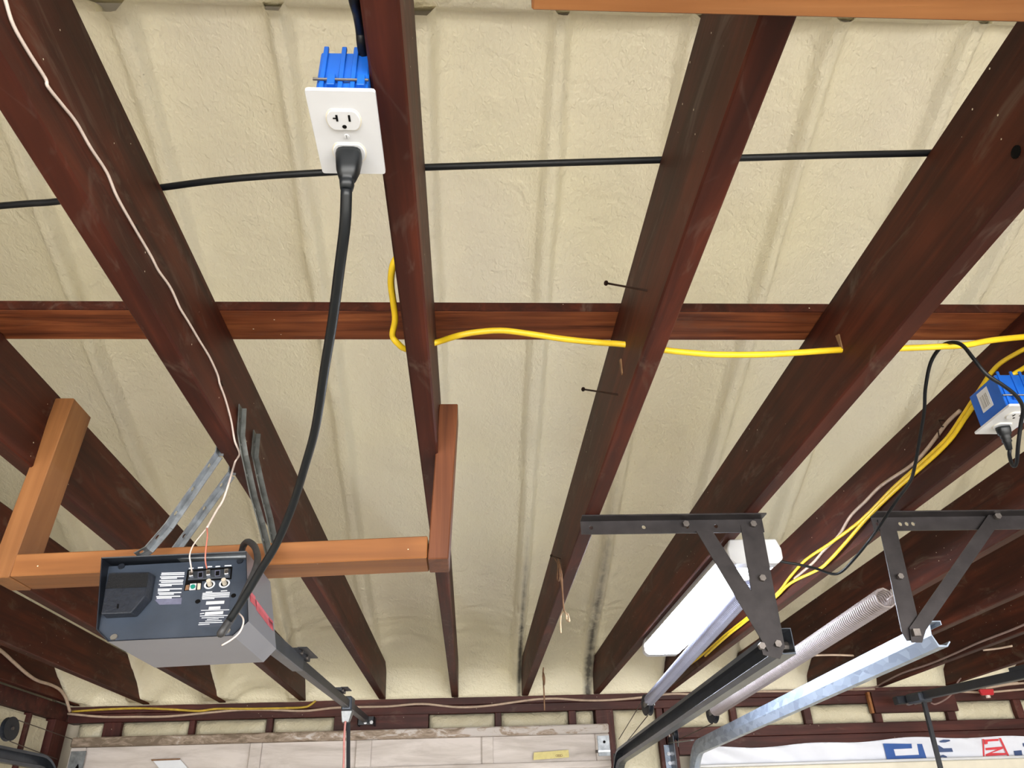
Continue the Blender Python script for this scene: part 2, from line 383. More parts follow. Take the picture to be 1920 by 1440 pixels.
# rear roof slope and the foam-coated ridge board
MB().hexa([(XL - .08, YB - .2, 2.36), (XR + .08, YB - .2, 2.36), (XR + .08, 1.26, 3.64), (XL - .08, 1.26, 3.64),
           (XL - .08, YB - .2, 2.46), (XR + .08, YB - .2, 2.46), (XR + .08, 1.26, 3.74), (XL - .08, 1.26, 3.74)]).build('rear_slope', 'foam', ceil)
MB().hexa([(XL - .12, 1.2, 3.80), (XR + .12, 1.2, 3.80), (XR + .12, YW + .3, 2.52), (XL - .12, YW + .3, 2.52), (XL - .12, 1.2, 3.84), (XR + .12, 1.2, 3.84), (XR + .12, YW + .3, 2.56), (XL - .12, YW + .3, 2.56)]).build('roof_deck', 'plaster', ceil)
def ridge():
    xs = np.arange(XL - .08, XR + .09, 0.03); prof = []
    m = MB(); path = [(x, 1.262, 3.62) for x in xs]
    k0 = len(m.v); pr = [(-.08, .10), (-.08, .0), (-.06, -.03), (.04, -.03), (.066, -.012), (.076, .02), (.078, .12)]
    for x in xs:
        for a, b in pr:
            dn = float(vnoise(np.array([x * 6 + a * 30]), np.array([b * 20.0]), 77)[0]) * 0.022
            m.v.append((float(x), 1.262 + a + dn, 3.62 + b + dn))
    n = len(pr)
    for i in range(len(xs) - 1):
        for j in range(n - 1):
            a = k0 + i * n + j; m.f.append((a, a + 1, a + 1 + n, a + n))
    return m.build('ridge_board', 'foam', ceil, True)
ridge()

# walls
wf = struct(MB().box((XL - .1, YW + .095, 0), (XR + .1, YW + .13, 2.50)).build('wall_front', 'plaster')); wf['label'] = 'framed door wall with dark studs, plates and foam pockets'
def part(name, a, b, mat, parent, bevel=0.002): return MB().box(a, b).build(name, mat, parent, False, bevel)
part('top_plate', (XL, YW, 2.252), (XR, YW + .09, ZB - 0.0005), 'framing', wf)
part('top_plate', (XL, YW + .002, 2.208), (XR, YW + .09, 2.2505), 'framing', wf)
def foam_fill(x0, x1, z0, z1, parent, y=YW + .03, rec=0.0):
    nx = max(4, int((x1 - x0) / .02)); nz = max(3, int((z1 - z0) / .02)); m = MB(); sd = int(abs(x0) * 1000) % 97
    for j in range(nz + 1):
        for i in range(nx + 1):
            x = x0 + (x1 - x0) * i / nx; z = z0 + (z1 - z0) * j / nz
            e = min(min(i, nx - i) / 1.5, min(j, nz - j) / 1.5, 1.0)
            bul = 0.022 * e + float(vnoise(np.array([x * 22]), np.array([z * 22]), sd)[0]) * 0.012
            m.v.append((x, y - bul, z))
    for j in range(nz):
        for i in range(nx):
            a = j * (nx + 1) + i; m.f.append((a, a + 1, a + nx + 2, a + nx + 1))
    k = len(m.v); m.v += [(x0, y + .06, z0), (x1, y + .06, z0), (x1, y + .06, z1), (x0, y + .06, z1)]
    w = nx + 1; bot = list(range(0, w)); top = list(range(nz * w, nz * w + w)); lf = [j * w for j in range(nz + 1)]; rt = [j * w + nx for j in range(nz + 1)]
    m.f += [tuple([k, k + 1] + bot[::-1]), tuple([k + 3] + top + [k + 2]), tuple([k] + lf + [k + 3]), tuple([k + 1] + rt[::-1][::-1] + [k + 2]), (k + 3, k + 2, k + 1, k)]
    return m.build('foam_fill', 'foam_wall', parent, True)
# above the near door: short cripples with foam pockets, a solid block where the opener rail lands
for x0, x1 in ((-2.10, -1.965), (-1.868, -1.515), (-1.482, -1.105), (-1.068, -0.742), (-0.225, 0.134), (0.171, 0.541), (0.585, 0.680)):
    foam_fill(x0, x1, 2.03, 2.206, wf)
for x0, x1 in ((-1.963, -1.870), (-1.513, -1.484), (-1.103, -1.070), (0.136, 0.169), (0.543, 0.583)):
    part('cripple_stud', (x0, YW + .004, 2.0), (x1, YW + .09, 2.2075), 'framing_v', wf)
part('header_block', (-0.738, YW - .01, 2.0), (-0.229, YW + .085, 2.2075), 'framing', wf)
part('header', (-2.05, YW + .02, 1.86), (0.69, YW + .09, 1.999), 'framing', wf)
# posts between the two doors
part('stud', (0.692, YW - .004, 0), (0.790, YW + .09, 2.2075), 'framing_v', wf)
foam_fill(0.792, 1.030, 0.3, 2.206, wf)
part('stud', (1.032, YW - .002, 0), (1.068, YW + .09, 2.2075), 'framing_v', wf)
part('stud', (1.074, YW - .006, 0), (1.130, YW + .09, 2.2075), 'framing_v', wf)
# above the far door
cr = ((1.450, 1.486), (1.868, 1.910), (2.267, 2.313), (2.695, 2.742), (3.101, 3.146), (3.51, 3.55), (3.92, 3.96), (4.33, 4.37))
xp = 1.132
for a, b in cr:
    foam_fill(xp, a - .002, 2.106, 2.206, wf); part('cripple_stud', (a, YW + .002, 2.106), (b, YW + .09, 2.2075), 'framing_v', wf); xp = b + .002
part('header', (1.132, YW - .012, 2.052), (XR, YW + .09, 2.1045), 'framing', wf)
part('header', (1.132, YW - .004, 1.97), (XR, YW + .09, 2.051), 'framing', wf)
part('header_block', (2.262, YW - .04, 2.150), (2.742, YW - .001, 2.262), 'framing', wf)
part('wood_strip', (2.245, YW - .030, 2.150), (2.260, YW - .001, 2.262), 'pine_x', wf)

wl = struct(MB().box((XL - .13, YB, 0), (XL - .095, YW + .09, 2.42)).build('wall_left', 'plaster')); wl['label'] = 'foam filled left wall with dark plate and corner post'
part('top_plate', (XL - .09, YB + .04, 2.212), (XL, YW - .001, ZB - .001), 'framing', wl)
part('corner_post', (XL - .09, 4.425, 0), (XL + .012, YW - .001, 2.2115), 'framing_v', wl)
gab = lambda x: MB().prism([(x, YB - .2, 2.2), (x, YW + .13, 2.2), (x, YW + .13, 2.50), (x, 1.28, 3.80), (x, YB - .2, 2.50)], (.03, 0, 0))
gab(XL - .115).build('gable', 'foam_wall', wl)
ys = [4.195, 3.79, 3.38, 2.97, 2.56, 2.15]
yp = 4.423
for y in ys:
    part('stud', (XL - .09, y, 0), (XL - .004, y + .022, 2.2115), 'framing_v', wl)
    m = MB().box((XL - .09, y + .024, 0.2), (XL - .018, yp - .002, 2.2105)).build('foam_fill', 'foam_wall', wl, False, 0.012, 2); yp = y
wr = struct(MB().box((XR, YB, 0), (XR + .04, YW + .09, 2.50)).build('wall_right', 'plaster'))
gab(XR + .06).build('gable', 'foam_wall', wr)
wbk = struct(MB().box((XL - .1, YB - .04, 2.12), (XR + .1, YB, 2.52)).box((XL - .1, YB - .04, 0), (XL + .25, YB, 2.12)).box((XR - .25, YB - .04, 0), (XR + .1, YB, 2.12)).build('wall_back', 'plaster'))

# ------------------------------------------------------------------ ceiling joists
JL = {0: 'dark joist tight against the left wall above its top plate',
      1: 'second dark joist from the left wall, foam climbing its side',
      2: 'third dark joist from the left wall, passing behind the orange frame corner',
      3: 'scuffed dark joist carrying the left leg of the orange wooden frame',
      4: 'dark joist with white bell wire stapled along its side above the opener',
      5: 'dark joist carrying the blue outlet box and the long black cord',
      6: 'dark joist with two protruding nails and dangling brown string',
      7: 'dark joist with a black knot, running above the lit shop light',
      8: 'dark joist with yellow cables stapled along its side beside the small outlet',
      9: 'first dark joist right of the cable-laden joist, above the right track bracket',
      10: 'second dark joist right of the cable-laden joist',
      11: 'third dark joist right of the cable-laden joist',
      12: 'fourth dark joist right of the cable-laden joist',
      13: 'fifth dark joist right of the cable-laden joist',
      14: 'sixth dark joist right of the cable-laden joist',
      15: 'seventh dark joist right of the cable-laden joist',
      16: 'dark joist nearest the right wall'}
JO = {}
for i, jx in enumerate(JX):
    m = MB().box((jx, YB + .02, ZB), (jx + .038, YW + .085, ZT))
    j = tag(m.build('ceiling_joist', 'joist', None, False, 0.003), JL[i], 'joist', 'dark ceiling joists'); JO[i] = j
# flat board laid across the joist tops
sb = tag(MB().box((-1.75, 1.1945, ZT + .0005), (1.95, 1.291, ZT + .0195)).build('strongback_board', 'strong', None, False, 0.001), 'red-brown board laid flat across the joist tops, with visible grain', 'board')
MB().box((-1.75, 1.1915, ZT + .0008), (1.95, 1.1944, ZT + .0195)).build('weathered_edge', 'joist', sb)
# pine board under the joists, top right
tag(MB().box((0.057, 0.33, 2.250), (1.30, 0.428, ZB - .0005)).build('pine_board', 'pine_x', None, False, 0.002), 'orange pine board nailed under the joists at the top right', 'board')

# ------------------------------------------------------------------ orange wooden opener frame
fr = thing('wooden_frame', 'orange wooden frame of two legs and a crossbar around the opener', 'frame', (-0.46, 1.47, 2.03))
def leg(xt, xb, y, zt, zb, mat):
    return MB().hexa([(xb, y, zb), (xb + .040, y, zb), (xb + .040, y + .089, zb), (xb, y + .089, zb), (xt, y, zt), (xt + .040, y, zt), (xt + .040, y + .089, zt), (xt, y + .089, zt)]).build('leg', mat, fr, False, 0.002)
leg(-0.0655, -0.0815, 1.444, 2.409, 2.068, 'red_post')
leg(-0.899, -0.921, 1.495, 2.455, 2.060, 'pine_z')
MB().hexa([(-.880, 1.495, 2.062), (-.0825, 1.446, 2.071), (-.0825, 1.535, 2.071), (-.880, 1.584, 2.062), (-.880, 1.495, 2.106), (-.0825, 1.446, 2.115), (-.0825, 1.535, 2.115), (-.880, 1.584, 2.106)]).build('crossbar', 'pine_x', fr, False, 0.002)

# ------------------------------------------------------------------ blue box outlets
def rounded(cx, cy, w, h, r, z, n=4):
    p = []
    for sx, sy, a0 in ((1, 1, 0), (-1, 1, 90), (-1, -1, 180), (1, -1, 270)):
        for k in range(n + 1):
            a = math.radians(a0 + 90 * k / n); p.append((cx + sx * (w / 2 - r) + r * math.cos(a), cy + sy * (h / 2 - r) + r * math.sin(a), z))
    return p
def receptacle(root, cx, cy, z, slots=True):
    p = []
    for k in range(28):
        a = 2 * math.pi * k / 28; x = 0.0172 * math.cos(a); y = max(-.0125, min(.0125, 0.0172 * math.sin(a))); p.append((cx + x, cy + y, z))
    rc = MB().prism(p, (0, 0, -.0022)).build('receptacle', 'white', root, False, 0.0006)
    MB().prism([(cx + (a[0] - cx) * 1.07, cy + (a[1] - cy) * 1.09, z + .0003) for a in p], (0, 0, -.0008)).build('receptacle_rim', 'cream', rc)
    if slots:
        for sx in (-1, 1):
            MB().box((cx + sx * .0064 - .0011, cy - .0075, z - .0026), (cx + sx * .0064 + .0011, cy + .0005, z - .0016)).build('slot', 'hole', rc)
        MB().box((cx - .0105, cy - .0040, z - .0026), (cx - .0070, cy - .0025, z - .0016)).build('slot', 'hole', rc)
        MB().disc((cx, cy + .0075, z - .0016), (0, 0, -1), .0024, .0010, 10).build('slot', 'hole', rc)
    return rc
def outlet(label, x0, x1, y0, y1, z, bx0, bx1, zt, ang):
    o = thing('electrical_outlet', label, 'outlet', ((x0 + x1) / 2, (y0 + y1) / 2, z), 'blue boxed outlets on the joists')
    cx = (x0 + x1) / 2; cy = (y0 + y1) / 2
    MB().prism(rounded(cx, cy, x1 - x0, y1 - y0, .003, z), (0, 0, .0045)).build('cover_plate', 'white', o, False, 0.0014, 2)
    by0 = y0 + .014; by1 = y1 - .016
    bxm = MB().box((bx0, by0, z + .0047), (bx1, by1, zt)).build('box', 'blue', o, False, 0.0015)
    # moulded ribs, ears and the nail shank on the near face
    w = bx1 - bx0
    for fx in (0.06, 0.42, 0.66):
        MB().box((bx0 + w * fx, by0 - .003, z + .006), (bx0 + w * fx + .005, by0 + .001, zt + .006)).build('rib', 'blue', bxm, False, 0.0006)
    for fx in (0.22, 0.80):
        MB().box((bx0 + w * fx, by0 - .006, z + .020), (bx0 + w * fx + .008, by0, z + .036)).build('nail_clip', 'blue', bxm, False, 0.0006)
    MB().disc((bx0 - .003, by0 - .0042, z + .029), (1, 0, 0), .0015, w + .004, 8).build('nail', 'bolt', bxm)
    return o, cx, cy, bxm
oA, ax, ay, bA = outlet('white duplex outlet in blue box on the joist with a thick black cord', -.164, -.094, .517, .629, 2.248, -.157, -.1045, 2.326, 0)
receptacle(oA, -.130, .553, 2.248); receptacle(oA, -.130, .597, 2.248, False)
MB().disc((-.130, .575, 2.2480), (0, 0, -1), .0028, .0010, 12).build('screw', 'white', oA)
MB().box((-.1302, .5728, 2.2466), (-.1298, .5772, 2.2469)).build('screw_slot', 'hole', oA)
oB, bx, by, bB = outlet('white outlet in blue box with barcode sticker beside the yellow cables', 1.012, 1.083, 1.217, 1.335, 2.273, 1.018, 1.0925, 2.350, 0)
receptacle(oB, 1.047, 1.254, 2.273); receptacle(oB, 1.047, 1.298, 2.273, False)
MB().box((1.0172, 1.262, 2.300), (1.0178, 1.296, 2.342)).build('barcode_sticker', 'white', bB)
MB().box((1.0166, 1.268, 2.306), (1.0171, 1.290, 2.332)).build('barcode', 'barcode', bB)

# plug + thick cord of the opener
pcA = thing('power_cord', 'thick black power cord swooping from the outlet to the opener', 'cord', (-.13, .60, 2.20))
pl_ = MB()
def loft(m, rings):
    k0 = len(m.v); n = len(rings[0])
    for r_ in rings: m.v += [tuple(p) for p in r_]
    for i in range(len(rings) - 1):
        for j in range(n):
            a = k0 + i * n + j; b = k0 + i * n + (j + 1) % n; m.f.append((a, b, b + n, a + n))
    m.f.append(tuple(k0 + j for j in reversed(range(n)))); m.f.append(tuple(k0 + (len(rings) - 1) * n + j for j in range(n))); return m
def plug(m, c, dv, sizes):
    c = Vector(c); d = Vector(dv).normalized(); sx = Vector((1, 0, 0)); sx = (sx - d * sx.dot(d)).normalized(); sy = d.cross(sx); rings = []
    for t, w, h in sizes:
        rings.append([c + d * t + sx * (w * math.copysign(abs(math.cos(a)) ** .6, math.cos(a))) + sy * (h * math.copysign(abs(math.sin(a)) ** .6, math.sin(a))) for a in [2 * math.pi * k / 14 for k in range(14)]])
    return loft(m, rings)
plug(MB(), (-.130, .597, 2.2455), (0, .10, -1), [(0, .0135, .0115), (.006, .0142, .012), (.022, .0125, .011), (.034, .0090, .0085), (.035, .0072, .007), (.040, .0078, .0075), (.048, .0066, .0064)]).build('plug', 'rubber', pcA, True)
cordA = [(-.130, .602, 2.199)] + [(-0.1334, 0.63, 2.1745), (-0.1448, 0.68, 2.1568), (-0.1633, 0.76, 2.1408), (-0.1839, 0.84, 2.123), (-0.2115, 0.95, 2.0965), (-0.2355, 1.02, 2.0728), (-0.2663, 1.1, 2.0399), (-0.2981, 1.16, 2.003), (-0.3277, 1.2, 1.9739), (-0.355, 1.23, 1.9409), (-0.3786, 1.25, 1.9107)]
MB().tube(curve(cordA), .0062, 10).build('cord', 'rubber', pcA, True)
loopA = [cordA[-1]] + [(-0.3878, 1.247, 1.8905), (-0.3881, 1.262, 1.8981), (-0.3794, 1.275, 1.9278), (-0.3693, 1.285, 1.9693), (-0.3639, 1.3, 2.0052), (-0.3678, 1.32, 2.0321), (-0.3824, 1.345, 2.0618), (-0.4024, 1.37, 2.0806), (-0.4191, 1.4, 2.0851), (-0.4273, 1.42, 2.0735)]
MB().tube(curve(loopA), .0060, 10).build('cord_end', 'rubber_dusty', pcA, True)
# supply cable coming down to outlet A
wire('supply_cable', [(-0.1125, 0.4465, 2.3137), (-0.1125, 0.466, 2.3142), (-0.1125, 0.4884, 2.3264), (-0.1125, 0.5087, 2.3296), (-0.1125, 0.5208, 2.3246), (-0.1125, 0.565, 2.33)], .0058, 'wire_black', 'black supply cable dropping behind the joist into the blue box', 'cable')

# ------------------------------------------------------------------ black cable across joist tops, yellow cables
wire('black_cable', [(-2.05, 0.955, 2.476), (-1.75, 0.953, 2.476), (-1.5, 0.95, 2.476), (-1.3, 0.947, 2.476), (-1.15, 0.945, 2.476), (-1.0, 0.942, 2.476), (-0.89, 0.9385, 2.476), (-0.7844, 0.9334, 2.476), (-0.7325, 0.9268, 2.476), (-0.6896, 0.9214, 2.476), (-0.6428, 0.9161, 2.476), (-0.5596, 0.8998, 2.476), (-0.4736, 0.8837, 2.476), (-0.389, 0.8678, 2.476), (-0.3066, 0.8566, 2.476), (-0.2254, 0.8486, 2.476), (-0.1285, 0.8394, 2.476), (-0.0706, 0.8351, 2.476), (0.0964, 0.8247, 2.476), (0.2854, 0.8138, 2.476), (0.4146, 0.8072, 2.476), (0.5477, 0.7994, 2.476), (0.6939, 0.7925, 2.476), (0.8239, 0.7858, 2.476), (0.95, 0.784, 2.476), (1.1, 0.784, 2.476), (1.3, 0.785, 2.476), (1.6, 0.786, 2.476), (1.95, 0.79, 2.476), (2.3, 0.796, 2.476), (3.4, 0.786, 2.476), (4.5, 0.786, 2.476)], .0052, 'wire_black', 'long black cable lying across the tops of the joists')
yA = [(-0.1177, 0.9945, 2.44), (-0.1272, 1.0086, 2.43), (-0.1333, 1.043, 2.42), (-0.1323, 1.0899, 2.41), (-0.1319, 1.1238, 2.4), (-0.1389, 1.1561, 2.39), (-0.1307, 1.1671, 2.38), (-0.112, 1.185, 2.378), (-0.066, 1.2146, 2.4118), (-0.0204, 1.19, 2.4122), (0.0194, 1.19, 2.4207), (0.0645, 1.19, 2.4232), (0.1194, 1.19, 2.4148), (0.1791, 1.19, 2.4041), (0.2389, 1.19, 2.3969), (0.286, 1.1701, 2.379), (0.3619, 1.17, 2.366), (0.4101, 1.168, 2.3589), (0.4593, 1.168, 2.3554), (0.5595, 1.168, 2.3566), (0.689, 1.1644, 2.3637), (0.8067, 1.168, 2.3697), (0.8801, 1.168, 2.3733), (0.9332, 1.168, 2.377), (0.9893, 1.168, 2.388), (1.0663, 1.168, 2.3967), (1.094, 1.165, 2.395), (1.3, 1.165, 2.385), (1.506, 1.165, 2.38), (1.9, 1.165, 2.38)]
wire('yellow_cable', yA, .0058, 'yellow', 'bright yellow cable threaded through holes in the middle joists')
wire('yellow_cable', [(1.084, 1.1556, 2.3821), (1.084, 1.2121, 2.3965), (1.084, 1.2755, 2.4082), (1.084, 1.3133, 2.4073), (1.084, 1.3519, 2.3979), (1.084, 1.407, 2.3835), (1.084, 1.4569, 2.3708), (1.084, 1.5161, 2.3571), (1.084, 1.5897, 2.3522), (1.084, 1.6775, 2.3495), (1.084, 1.7901, 2.3466), (1.084, 1.9252, 2.3368), (1.084, 2.0248, 2.3341), (1.084, 2.1977, 2.3406), (1.084, 2.3767, 2.3504), (1.084, 2.5225, 2.3401), (1.084, 2.688, 2.3207), (1.084, 3.0127, 2.3221), (1.084, 3.3127, 2.3244), (1.084, 3.6939, 2.3178), (1.084, 4.0813, 2.322)], .0047, 'yellow', 'upper of the two yellow cables stapled along the joist by the small outlet')
wire('yellow_cable', [(1.078, 1.3945, 2.3699), (1.078, 1.4409, 2.3584), (1.078, 1.4969, 2.3448), (1.078, 1.5697, 2.3386), (1.078, 1.6606, 2.3363), (1.078, 1.7648, 2.3346), (1.078, 1.9325, 2.3244), (1.078, 2.0772, 2.3072), (1.078, 2.2111, 2.2938), (1.078, 2.2984, 2.293), (1.078, 2.5206, 2.316), (1.078, 2.677, 2.3102), (1.078, 2.9749, 2.3089), (1.078, 3.2851, 2.3096), (1.078, 3.6337, 2.3012)], .0047, 'yellow', 'lower of the two yellow cables stapled along the joist by the small outlet')
wire('yellow_cable', [(1.06, 1.2527, 2.3514), (1.075, 1.2521, 2.3634), (1.085, 1.232, 2.3658), (1.087, 1.181, 2.3603)], .0047, 'yellow', 'short yellow cable entering the top of the small blue outlet box')
wire('beige_cable', [(1.089, 1.4533, 2.3917), (1.089, 1.5103, 2.3896), (1.089, 1.6149, 2.3713), (1.089, 1.6931, 2.3666), (1.089, 1.8412, 2.3788), (1.089, 1.9369, 2.374), (1.089, 2.0404, 2.3687), (1.089, 2.1361, 2.3455), (1.089, 2.2564, 2.3385), (1.089, 2.3391, 2.3295), (1.089, 2.509, 2.3269)], .0045, 'beige', 'pale cable running beside the yellow cables on the joist')
def staple(p, q, r=.0016):
    p = Vector(p); q = Vector(q); s_ = Vector((-.012, 0, 0))
    return tag(MB().tube([p, p + s_, q + s_, q], r, 6).build('cable_staple', 'rust'), 'x', 'staple', 'wire staples')
staple((1.094, 1.5427, 2.3622), (1.094, 1.5385, 2.3849))['label'] = 'thin dark staple over the yellow cables beside the outlet'
staple((1.094, 1.5193, 2.386), (1.094, 1.5223, 2.4042))['label'] = 'thin dark staple over the pale cable beside the outlet'
MBs = MB().tube([(-.467, .932, 2.375), (-.460, .932, 2.377), (-.460, .941, 2.377), (-.467, .941, 2.375)], .0015, 6)

# bell wire on the joist above the opener
bw = thing('bell_wire', 'thin white bell wire stapled down the joist to the opener terminals', 'wire', (-.465, .9, 2.35))
bwp = [(-0.4635, 0.4748, 2.3436), (-0.4635, 0.4881, 2.3382), (-0.4635, 0.5093, 2.3289), (-0.4635, 0.5423, 2.3291), (-0.4635, 0.5759, 2.3325), (-0.4635, 0.5842, 2.3289), (-0.4635, 0.6146, 2.3363), (-0.4635, 0.6461, 2.3439), (-0.4635, 0.6855, 2.3451), (-0.4635, 0.7307, 2.3503), (-0.4635, 0.769, 2.3441), (-0.4635, 0.8284, 2.345), (-0.4635, 0.8912, 2.3474), (-0.4635, 0.923, 2.3464), (-0.4635, 0.9738, 2.3529), (-0.4635, 1.0196, 2.3488), (-0.4635, 1.0615, 2.3513), (-0.4635, 1.1182, 2.3535), (-0.4635, 1.1791, 2.3568), (-0.4635, 1.2322, 2.3524), (-0.4635, 1.251, 2.3442), (-0.4635, 1.2916, 2.3365), (-0.4635, 1.3438, 2.3185), (-0.4635, 1.3855, 2.2942), (-0.463, 1.4262, 2.2855), (-0.4824, 1.4673, 2.2862), (-0.4646, 1.4, 2.2162), (-0.4654, 1.385, 2.1703), (-0.4687, 1.37, 2.1431), (-0.469, 1.35, 2.1147), (-0.4689, 1.335, 2.0951)]
MB().tube(curve(bwp), .0020, 6).build('pair', 'bell', bw, True)
MB().tube(curve([bwp[-1]] + [(-0.4788, 1.315, 2.0588), (-0.479, 1.305, 2.0364), (-0.4755, 1.305, 2.0224), (-0.476, 1.322, 2.011)]), .0013, 6).build('strand', 'bell', bw, True)
MB().tube(curve([bwp[-1]] + [(-0.4585, 1.315, 2.073), (-0.4537, 1.305, 2.0455), (-0.4514, 1.305, 2.0267), (-0.452, 1.322, 2.0171)]), .0013, 6).build('strand', 'redwire', bw, True)
for c in [(-0.466, 0.8333, 2.3483), (-0.466, 1.2573, 2.349)]:
    MB().box((c[0] - .001, c[1] - .006, c[2] - .002), (c[0] + .006, c[1] + .006, c[2] + .002)).build('staple', 'rust', bw)

# ------------------------------------------------------------------ garage door opener
op = thing('garage_door_opener', 'grey and black garage door opener hanging below the orange frame', 'opener', (-.50, 1.42, 1.893))
rim = [(-0.6427, 1.3401, 2.0456), (-0.3956, 1.3424, 2.0543), (-0.3647, 1.3078, 1.9228), (-0.3844, 1.3015, 1.8986), (-0.5806, 1.3, 1.8929), (-0.6062, 1.3055, 1.9139)]
back = [(p[0], 1.515 + (p[2] - 1.893) * .1, p[2]) for p in rim]
pan = [(-0.6391, 1.3678, 2.038), (-0.4015, 1.373, 2.0498), (-0.3679, 1.3187, 1.9263), (-0.3864, 1.3077, 1.9013), (-0.5825, 1.3052, 1.8958), (-0.6092, 1.3149, 1.9179)]
n_ = 6
hs = MB().poly(list(rim) + list(back), [(0, 1, 7, 6), (1, 2, 8, 7), (2, 3, 9, 8), (3, 4, 10, 9), (4, 5, 11, 10), (5, 0, 6, 11), (11, 10, 9, 8, 7, 6)])
hsg = hs.build('housing', 'grey', op)
# inner lining of the hood, seen as a black lip round the tilted panel
inn = []
cx_ = sum(p[0] for p in rim) / 6; cz_ = sum(p[2] for p in rim) / 6
for p in rim: inn.append((p[0] + (cx_ - p[0]) * .012, p[1] + .0008, p[2] + (cz_ - p[2]) * .02))
ib = [(p[0], p[1] + .075, p[2]) for p in inn]
MB().poly(list(rim) + inn + ib, [(i, (i + 1) % 6, 6 + (i + 1) % 6, 6 + i) for i in range(6)] + [(6 + i, 6 + (i + 1) % 6, 12 + (i + 1) % 6, 12 + i) for i in range(6)]).build('hood_lining', 'black', op)
nP = Vector((0, -1, .44)).normalized()
cp = MB().prism(pan, -nP * .003).build('control_panel', 'panel', op)
def onp(pts, mat, name, h=.0006, parent=None, bevel=0.0): return MB().prism(pts, nP * h).build(name, mat, parent or cp, False, bevel)
lc_b = [(-0.6301, 1.36, 2.0202), (-0.5494, 1.3584, 2.0166), (-0.5393, 1.3369, 1.9677), (-0.5517, 1.3233, 1.937), (-0.6018, 1.3225, 1.9351)]
lc_f = [(-0.6208, 1.3341, 2.016), (-0.553, 1.3345, 2.0169), (-0.543, 1.3137, 1.9696), (-0.5545, 1.2998, 1.9381), (-0.6016, 1.2994, 1.9371)]
lcv = MB().poly(lc_b + lc_f, [(0, 1, 2, 3, 4), (5, 6, 7, 8, 9)] + [(i, (i + 1) % 5, 5 + (i + 1) % 5, 5 + i) for i in range(5)]).build('light_cover', 'lens_black', cp, False, .0015)
MB().prism([(-0.6175, 1.3323, 2.0126), (-0.5535, 1.3328, 2.0136), (-0.5462, 1.3206, 1.986), (-0.613, 1.3198, 1.9841)], nP * .001).build('textured_patch', 'lens_rough', lcv)
MB().prism([(-0.582, 1.3066, 1.9542), (-0.5794, 1.3066, 1.9542), (-0.5771, 1.3031, 1.9463), (-0.5797, 1.3032, 1.9463)], nP * .0008).build('slot', 'hole', lcv)
stk = onp([(-0.5433, 1.3622, 2.0252), (-0.5029, 1.3623, 2.0256), (-0.488, 1.3333, 1.9596), (-0.524, 1.3332, 1.9593), (-0.5361, 1.3373, 1.9687)], 'sticker', 'instruction_sticker', .0005)
onp([(-0.5327, 1.3371, 1.9695), (-0.4908, 1.338, 1.9717), (-0.4877, 1.3326, 1.9594), (-0.5237, 1.3325, 1.9591), (-0.5337, 1.3362, 1.9675)], 'sticker_pale', 'sticker_film', 0.0003, stk, 0)
onp([(-0.5423, 1.3605, 2.0228), (-0.5029, 1.3607, 2.0232), (-0.5022, 1.3598, 2.0211), (-0.5415, 1.3596, 2.0207)], 'ink', 'print_line', 0.0003, stk, 0)
onp([(-0.542, 1.3591, 2.0195), (-0.5018, 1.3592, 2.0199), (-0.5011, 1.3583, 2.0178), (-0.5413, 1.3581, 2.0174)], 'ink', 'print_line', 0.0003, stk, 0)
onp([(-0.5423, 1.3571, 2.0151), (-0.5013, 1.3573, 2.0155), (-0.5006, 1.3564, 2.0134), (-0.5416, 1.3562, 2.013)], 'ink', 'print_line', 0.0003, stk, 0)
onp([(-0.5394, 1.3557, 2.0118), (-0.5122, 1.3559, 2.0124), (-0.5115, 1.355, 2.0103), (-0.5387, 1.3548, 2.0097)], 'ink', 'print_line', 0.0003, stk, 0)
onp([(-0.5406, 1.3538, 2.0075), (-0.4998, 1.3539, 2.0078), (-0.4991, 1.353, 2.0058), (-0.5399, 1.3529, 2.0054)], 'ink', 'print_line', 0.0003, stk, 0)
onp([(-0.5367, 1.3523, 2.0042), (-0.4996, 1.3525, 2.0046), (-0.499, 1.3516, 2.0025), (-0.536, 1.3514, 2.0021)], 'ink', 'print_line', 0.0003, stk, 0)
onp([(-0.5389, 1.3505, 2.0), (-0.4982, 1.3506, 2.0003), (-0.4976, 1.3497, 1.9982), (-0.5382, 1.3496, 1.9979)], 'ink', 'print_line', 0.0003, stk, 0)
onp([(-0.5359, 1.349, 1.9967), (-0.5163, 1.3493, 1.9974), (-0.5156, 1.3484, 1.9954), (-0.5352, 1.3481, 1.9947)], 'ink', 'print_line', 0.0003, stk, 0)
onp([(-0.5373, 1.3462, 1.9904), (-0.4969, 1.3464, 1.9907), (-0.4963, 1.3455, 1.9886), (-0.5366, 1.3454, 1.9884)], 'ink', 'print_line', 0.0003, stk, 0)
onp([(-0.5362, 1.3448, 1.9872), (-0.5167, 1.3451, 1.9879), (-0.516, 1.3443, 1.9859), (-0.5355, 1.344, 1.9852)], 'ink', 'print_line', 0.0003, stk, 0)
onp([(-0.5347, 1.343, 1.983), (-0.4955, 1.3431, 1.9833), (-0.4948, 1.3422, 1.9813), (-0.534, 1.3421, 1.981)], 'ink', 'print_line', 0.0003, stk, 0)
onp([(-0.5318, 1.3416, 1.9798), (-0.507, 1.3418, 1.9804), (-0.5064, 1.341, 1.9784), (-0.5311, 1.3407, 1.9778)], 'ink', 'print_line', 0.0003, stk, 0)
onp([(-0.5349, 1.3398, 1.9757), (-0.4949, 1.3399, 1.976), (-0.4942, 1.339, 1.974), (-0.5342, 1.3389, 1.9737)], 'ink', 'print_line', 0.0003, stk, 0)
onp([(-0.5329, 1.3384, 1.9726), (-0.5082, 1.3387, 1.9731), (-0.5075, 1.3378, 1.9711), (-0.5322, 1.3375, 1.9706)], 'ink', 'print_line', 0.0003, stk, 0)
